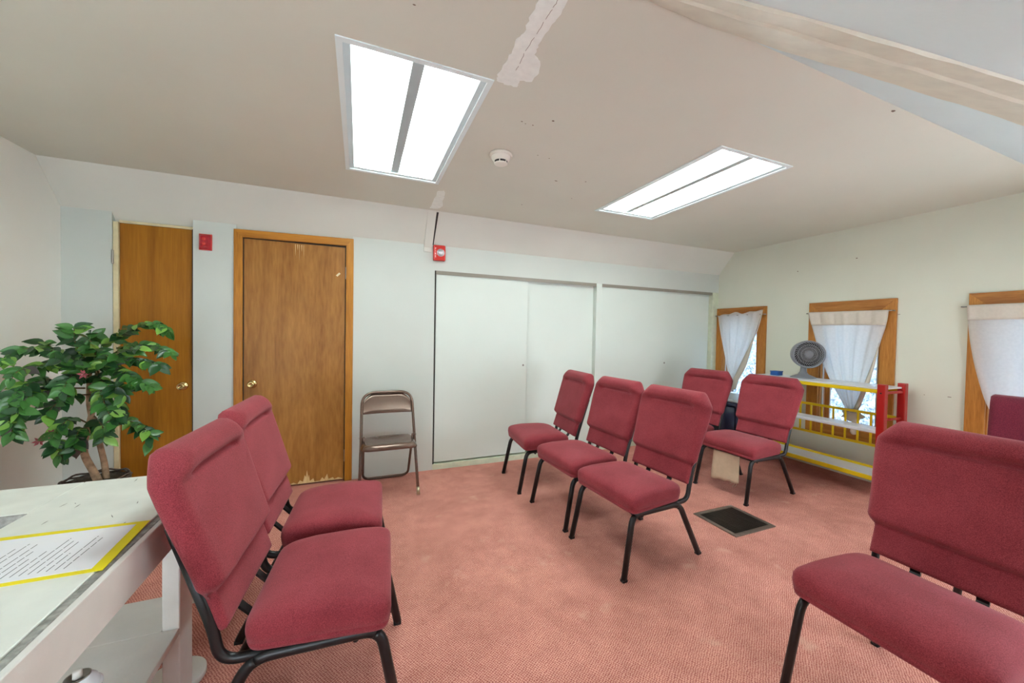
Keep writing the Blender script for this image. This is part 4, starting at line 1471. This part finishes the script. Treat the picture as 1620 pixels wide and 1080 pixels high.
stem([(-1.480, 3.08, 0.36), (-1.500, 3.08, 0.42), (-1.556, 3.08, 0.56), (-1.525, 3.09, 0.72), (-1.500, 3.10, 0.90), (-1.490, 3.10, 1.06)], 0.021, 0.012)
stem([(-1.462, 3.12, 0.36), (-1.470, 3.12, 0.46), (-1.506, 3.12, 0.66), (-1.545, 3.12, 0.82), (-1.530, 3.10, 1.00), (-1.520, 3.10, 1.12)], 0.017, 0.010)
BR = [
    [(-1.50, 3.10, 1.05), (-1.54, 3.00, 1.19), (-1.52, 2.95, 1.31)],
    [(-1.50, 3.10, 1.05), (-1.44, 3.10, 1.22), (-1.30, 3.05, 1.33), (-1.16, 3.00, 1.35), (-1.10, 2.98, 1.29)],
    [(-1.50, 3.10, 1.03), (-1.39, 3.15, 1.21), (-1.22, 3.10, 1.20), (-1.12, 3.05, 1.16)],
    [(-1.50, 3.10, 1.00), (-1.34, 3.00, 1.14), (-1.21, 2.95, 1.11), (-1.13, 2.92, 1.09)],
    [(-1.52, 3.10, 1.01), (-1.37, 3.00, 1.06), (-1.24, 2.90, 1.02), (-1.14, 2.85, 0.96)],
    [(-1.54, 3.10, 1.01), (-1.61, 2.95, 1.18), (-1.66, 2.85, 1.20), (-1.69, 2.78, 1.14), (-1.69, 2.75, 1.13)],
    [(-1.54, 3.10, 0.99), (-1.61, 3.00, 1.11), (-1.65, 2.90, 1.09), (-1.66, 2.80, 1.08), (-1.67, 2.78, 1.04)],
    [(-1.55, 3.10, 0.97), (-1.61, 2.95, 1.01), (-1.64, 2.85, 1.01), (-1.65, 2.75, 0.96), (-1.65, 2.72, 0.87), (-1.62, 2.70, 0.77)],
    [(-1.55, 3.10, 0.94), (-1.57, 2.90, 0.97), (-1.60, 2.75, 0.94), (-1.60, 2.70, 0.87)],
    [(-1.52, 3.10, 0.90), (-1.54, 2.95, 0.92), (-1.56, 2.85, 0.87), (-1.57, 2.82, 0.82)],
    [(-1.52, 3.10, 0.71), (-1.55, 3.00, 0.79), (-1.56, 2.90, 0.75), (-1.57, 2.88, 0.67), (-1.53, 2.86, 0.58)],
    [(-1.52, 3.10, 0.71), (-1.52, 2.98, 0.71), (-1.49, 2.90, 0.66), (-1.50, 2.90, 0.61)],
    [(-1.50, 3.10, 0.81), (-1.35, 2.95, 0.87), (-1.29, 2.90, 0.84), (-1.32, 2.88, 0.75)],
    [(-1.50, 3.10, 0.72), (-1.37, 3.10, 0.74), (-1.26, 3.05, 0.70), (-1.20, 3.00, 0.65), (-1.21, 3.00, 0.59)],
    [(-1.50, 3.10, 1.03), (-1.39, 2.95, 0.98), (-1.32, 2.90, 0.95)],
    [(-1.52, 3.10, 1.05), (-1.58, 3.15, 1.22), (-1.49, 3.10, 1.28)],
    [(-1.49, 3.10, 1.05), (-1.37, 2.90, 0.88), (-1.32, 2.85, 0.81)],
    [(-1.54, 3.10, 1.03), (-1.63, 3.10, 1.14), (-1.67, 3.00, 1.22)],
    [(-1.52, 3.10, 1.03), (-1.42, 2.95, 1.20), (-1.44, 2.90, 1.25)],
    [(-1.50, 3.10, 0.97), (-1.31, 2.95, 0.96), (-1.28, 2.90, 0.91)],
    [(-1.54, 3.10, 0.97), (-1.51, 2.90, 1.05), (-1.49, 2.80, 0.96)],
    [(-1.51, 3.10, 0.77), (-1.41, 2.98, 0.72), (-1.39, 2.95, 0.66)],
    [(-1.52, 3.10, 1.03), (-1.35, 2.90, 1.12), (-1.27, 2.88, 1.19), (-1.18, 2.85, 1.20)],
    [(-1.53, 3.10, 1.01), (-1.47, 2.85, 1.12), (-1.51, 2.80, 1.18)],
]


def leaf_mesh(mat):
    bm = B()
    L_, W_ = 0.072, 0.021
    rows = []
    for i in range(7):
        v = i / 6
        w = W_ * (math.sin(math.pi * min(1, v ** 0.75)) ** 0.85) * (1 - 0.15 * v) + 0.0006
        x = L_ * v
        droop = -0.014 * v * v
        rows.append([(x, -w, droop + 0.006), (x, 0, droop), (x, w, droop + 0.006)])
    grid_mesh(bm, rows)
    me = bpy.data.meshes.new('leaf')
    bm.to_mesh(me)
    bm.free()
    for p in me.polygons:
        p.use_smooth = True
    me.materials.append(MAT[mat])
    return me


LM = [leaf_mesh(m_) for m_ in ('leaf_d', 'leaf_d', 'leaf_m', 'leaf_m', 'leaf_m', 'leaf_l', 'leaf_g')]
rnd = random.Random(11)
count = 0
ALL = []
for bi, br in enumerate(BR):
    P = fillet([Vector(p) - PO for p in br], 0.07, 5)
    stem(br, 0.0045, 0.0018, 'branch', 'twig', 6)
    tot = sum((q - p).length for p, q in zip(P[:-1], P[1:]))
    d_ = tot * 0.30
    side = 1
    while d_ < tot + 0.005:
        acc = 0
        for p, q in zip(P[:-1], P[1:]):
            l = (q - p).length
            if acc + l >= d_ or q is P[-1]:
                tpos = p.lerp(q, min(1, max(0, (d_ - acc) / max(l, 1e-6))))
                tan = (q - p).normalized()
                break
            acc += l
        for rep in range(2 + (rnd.random() < 0.6)):
            lat = tan.cross(Vector((0, 0, 1)))
            lat = lat.normalized() if lat.length > 0.1 else Vector((1, 0, 0))
            dirv = (tan * rnd.uniform(0.15, 0.7) + lat * side * rnd.uniform(0.4, 1.0) + Vector((rnd.uniform(-.3, .3), rnd.uniform(-.45, .1), rnd.uniform(-0.75, 0.15)))).normalized()
            upv = Vector((rnd.uniform(-.3, .9), rnd.uniform(-1.5, -0.3), rnd.uniform(0.2, 1.0)))
            y_ = upv.cross(dirv).normalized()
            z_ = dirv.cross(y_)
            sc_ = rnd.uniform(0.8, 1.25)
            mi = rnd.choices(range(7), (3, 3, 3, 3, 3, 2.4, 0.8))[0]
            ml = Matrix(((dirv.x * sc_, y_.x * sc_, z_.x * sc_, tpos.x), (dirv.y * sc_, y_.y * sc_, z_.y * sc_, tpos.y),
                         (dirv.z * sc_, y_.z * sc_, z_.z * sc_, tpos.z), (0, 0, 0, 1)))
            ALL.append((tpos.y, mi, ml))
            count += 1
            side = -side
        d_ += 0.0265
# the 298 leaves nearest the viewer are parts of their own, the rest one mass
ALL.sort(key=lambda q: q[0])
for _, mi, ml in ALL[:298]:
    o = bpy.data.objects.new('leaf', LM[mi])
    COL.objects.link(o)
    o.parent = t
    o.matrix_local = ml
fm = bpy.data.meshes.new('foliage')
fv, ff, fi = [], [], []
for _, mi, ml in ALL[298:]:
    b0 = len(fv)
    fv += [tuple(ml @ v.co) for v in LM[mi].vertices]
    for p in LM[mi].polygons:
        ff.append([b0 + q for q in p.vertices])
        fi.append(0 if mi < 2 else 1 if mi < 5 else 2)
fm.from_pydata(fv, [], ff)
for m_ in ('leaf_d', 'leaf_m', 'leaf_l'):
    fm.materials.append(MAT[m_])
for p, q in zip(fm.polygons, fi):
    p.material_index = q
    p.use_smooth = True
o = bpy.data.objects.new('foliage', fm)
COL.objects.link(o)
o.parent = t
o['kind'] = 'stuff'
for x, y, z in ((-1.636, 2.9, 0.675), (-1.584, 2.9, 0.715), (-1.566, 2.9, 0.659), (-1.444, 2.88, 1.046)):
    bm = B()
    for i in range(6):
        a = i * math.pi / 3 + rnd.uniform(-.3, .3)
        dv = Vector((math.cos(a), -0.4, math.sin(a))).normalized()
        sv = dv.cross(Vector((0, 1, 0))).normalized()
        p0 = Vector((x, y, z)) - PO
        extrude_poly(bm, [p0, p0 + dv * 0.014 + sv * 0.007, p0 + dv * 0.030, p0 + dv * 0.014 - sv * 0.007], (0, -0.0012, 0))
    obj('faded_flower', bm, 'pink', t)
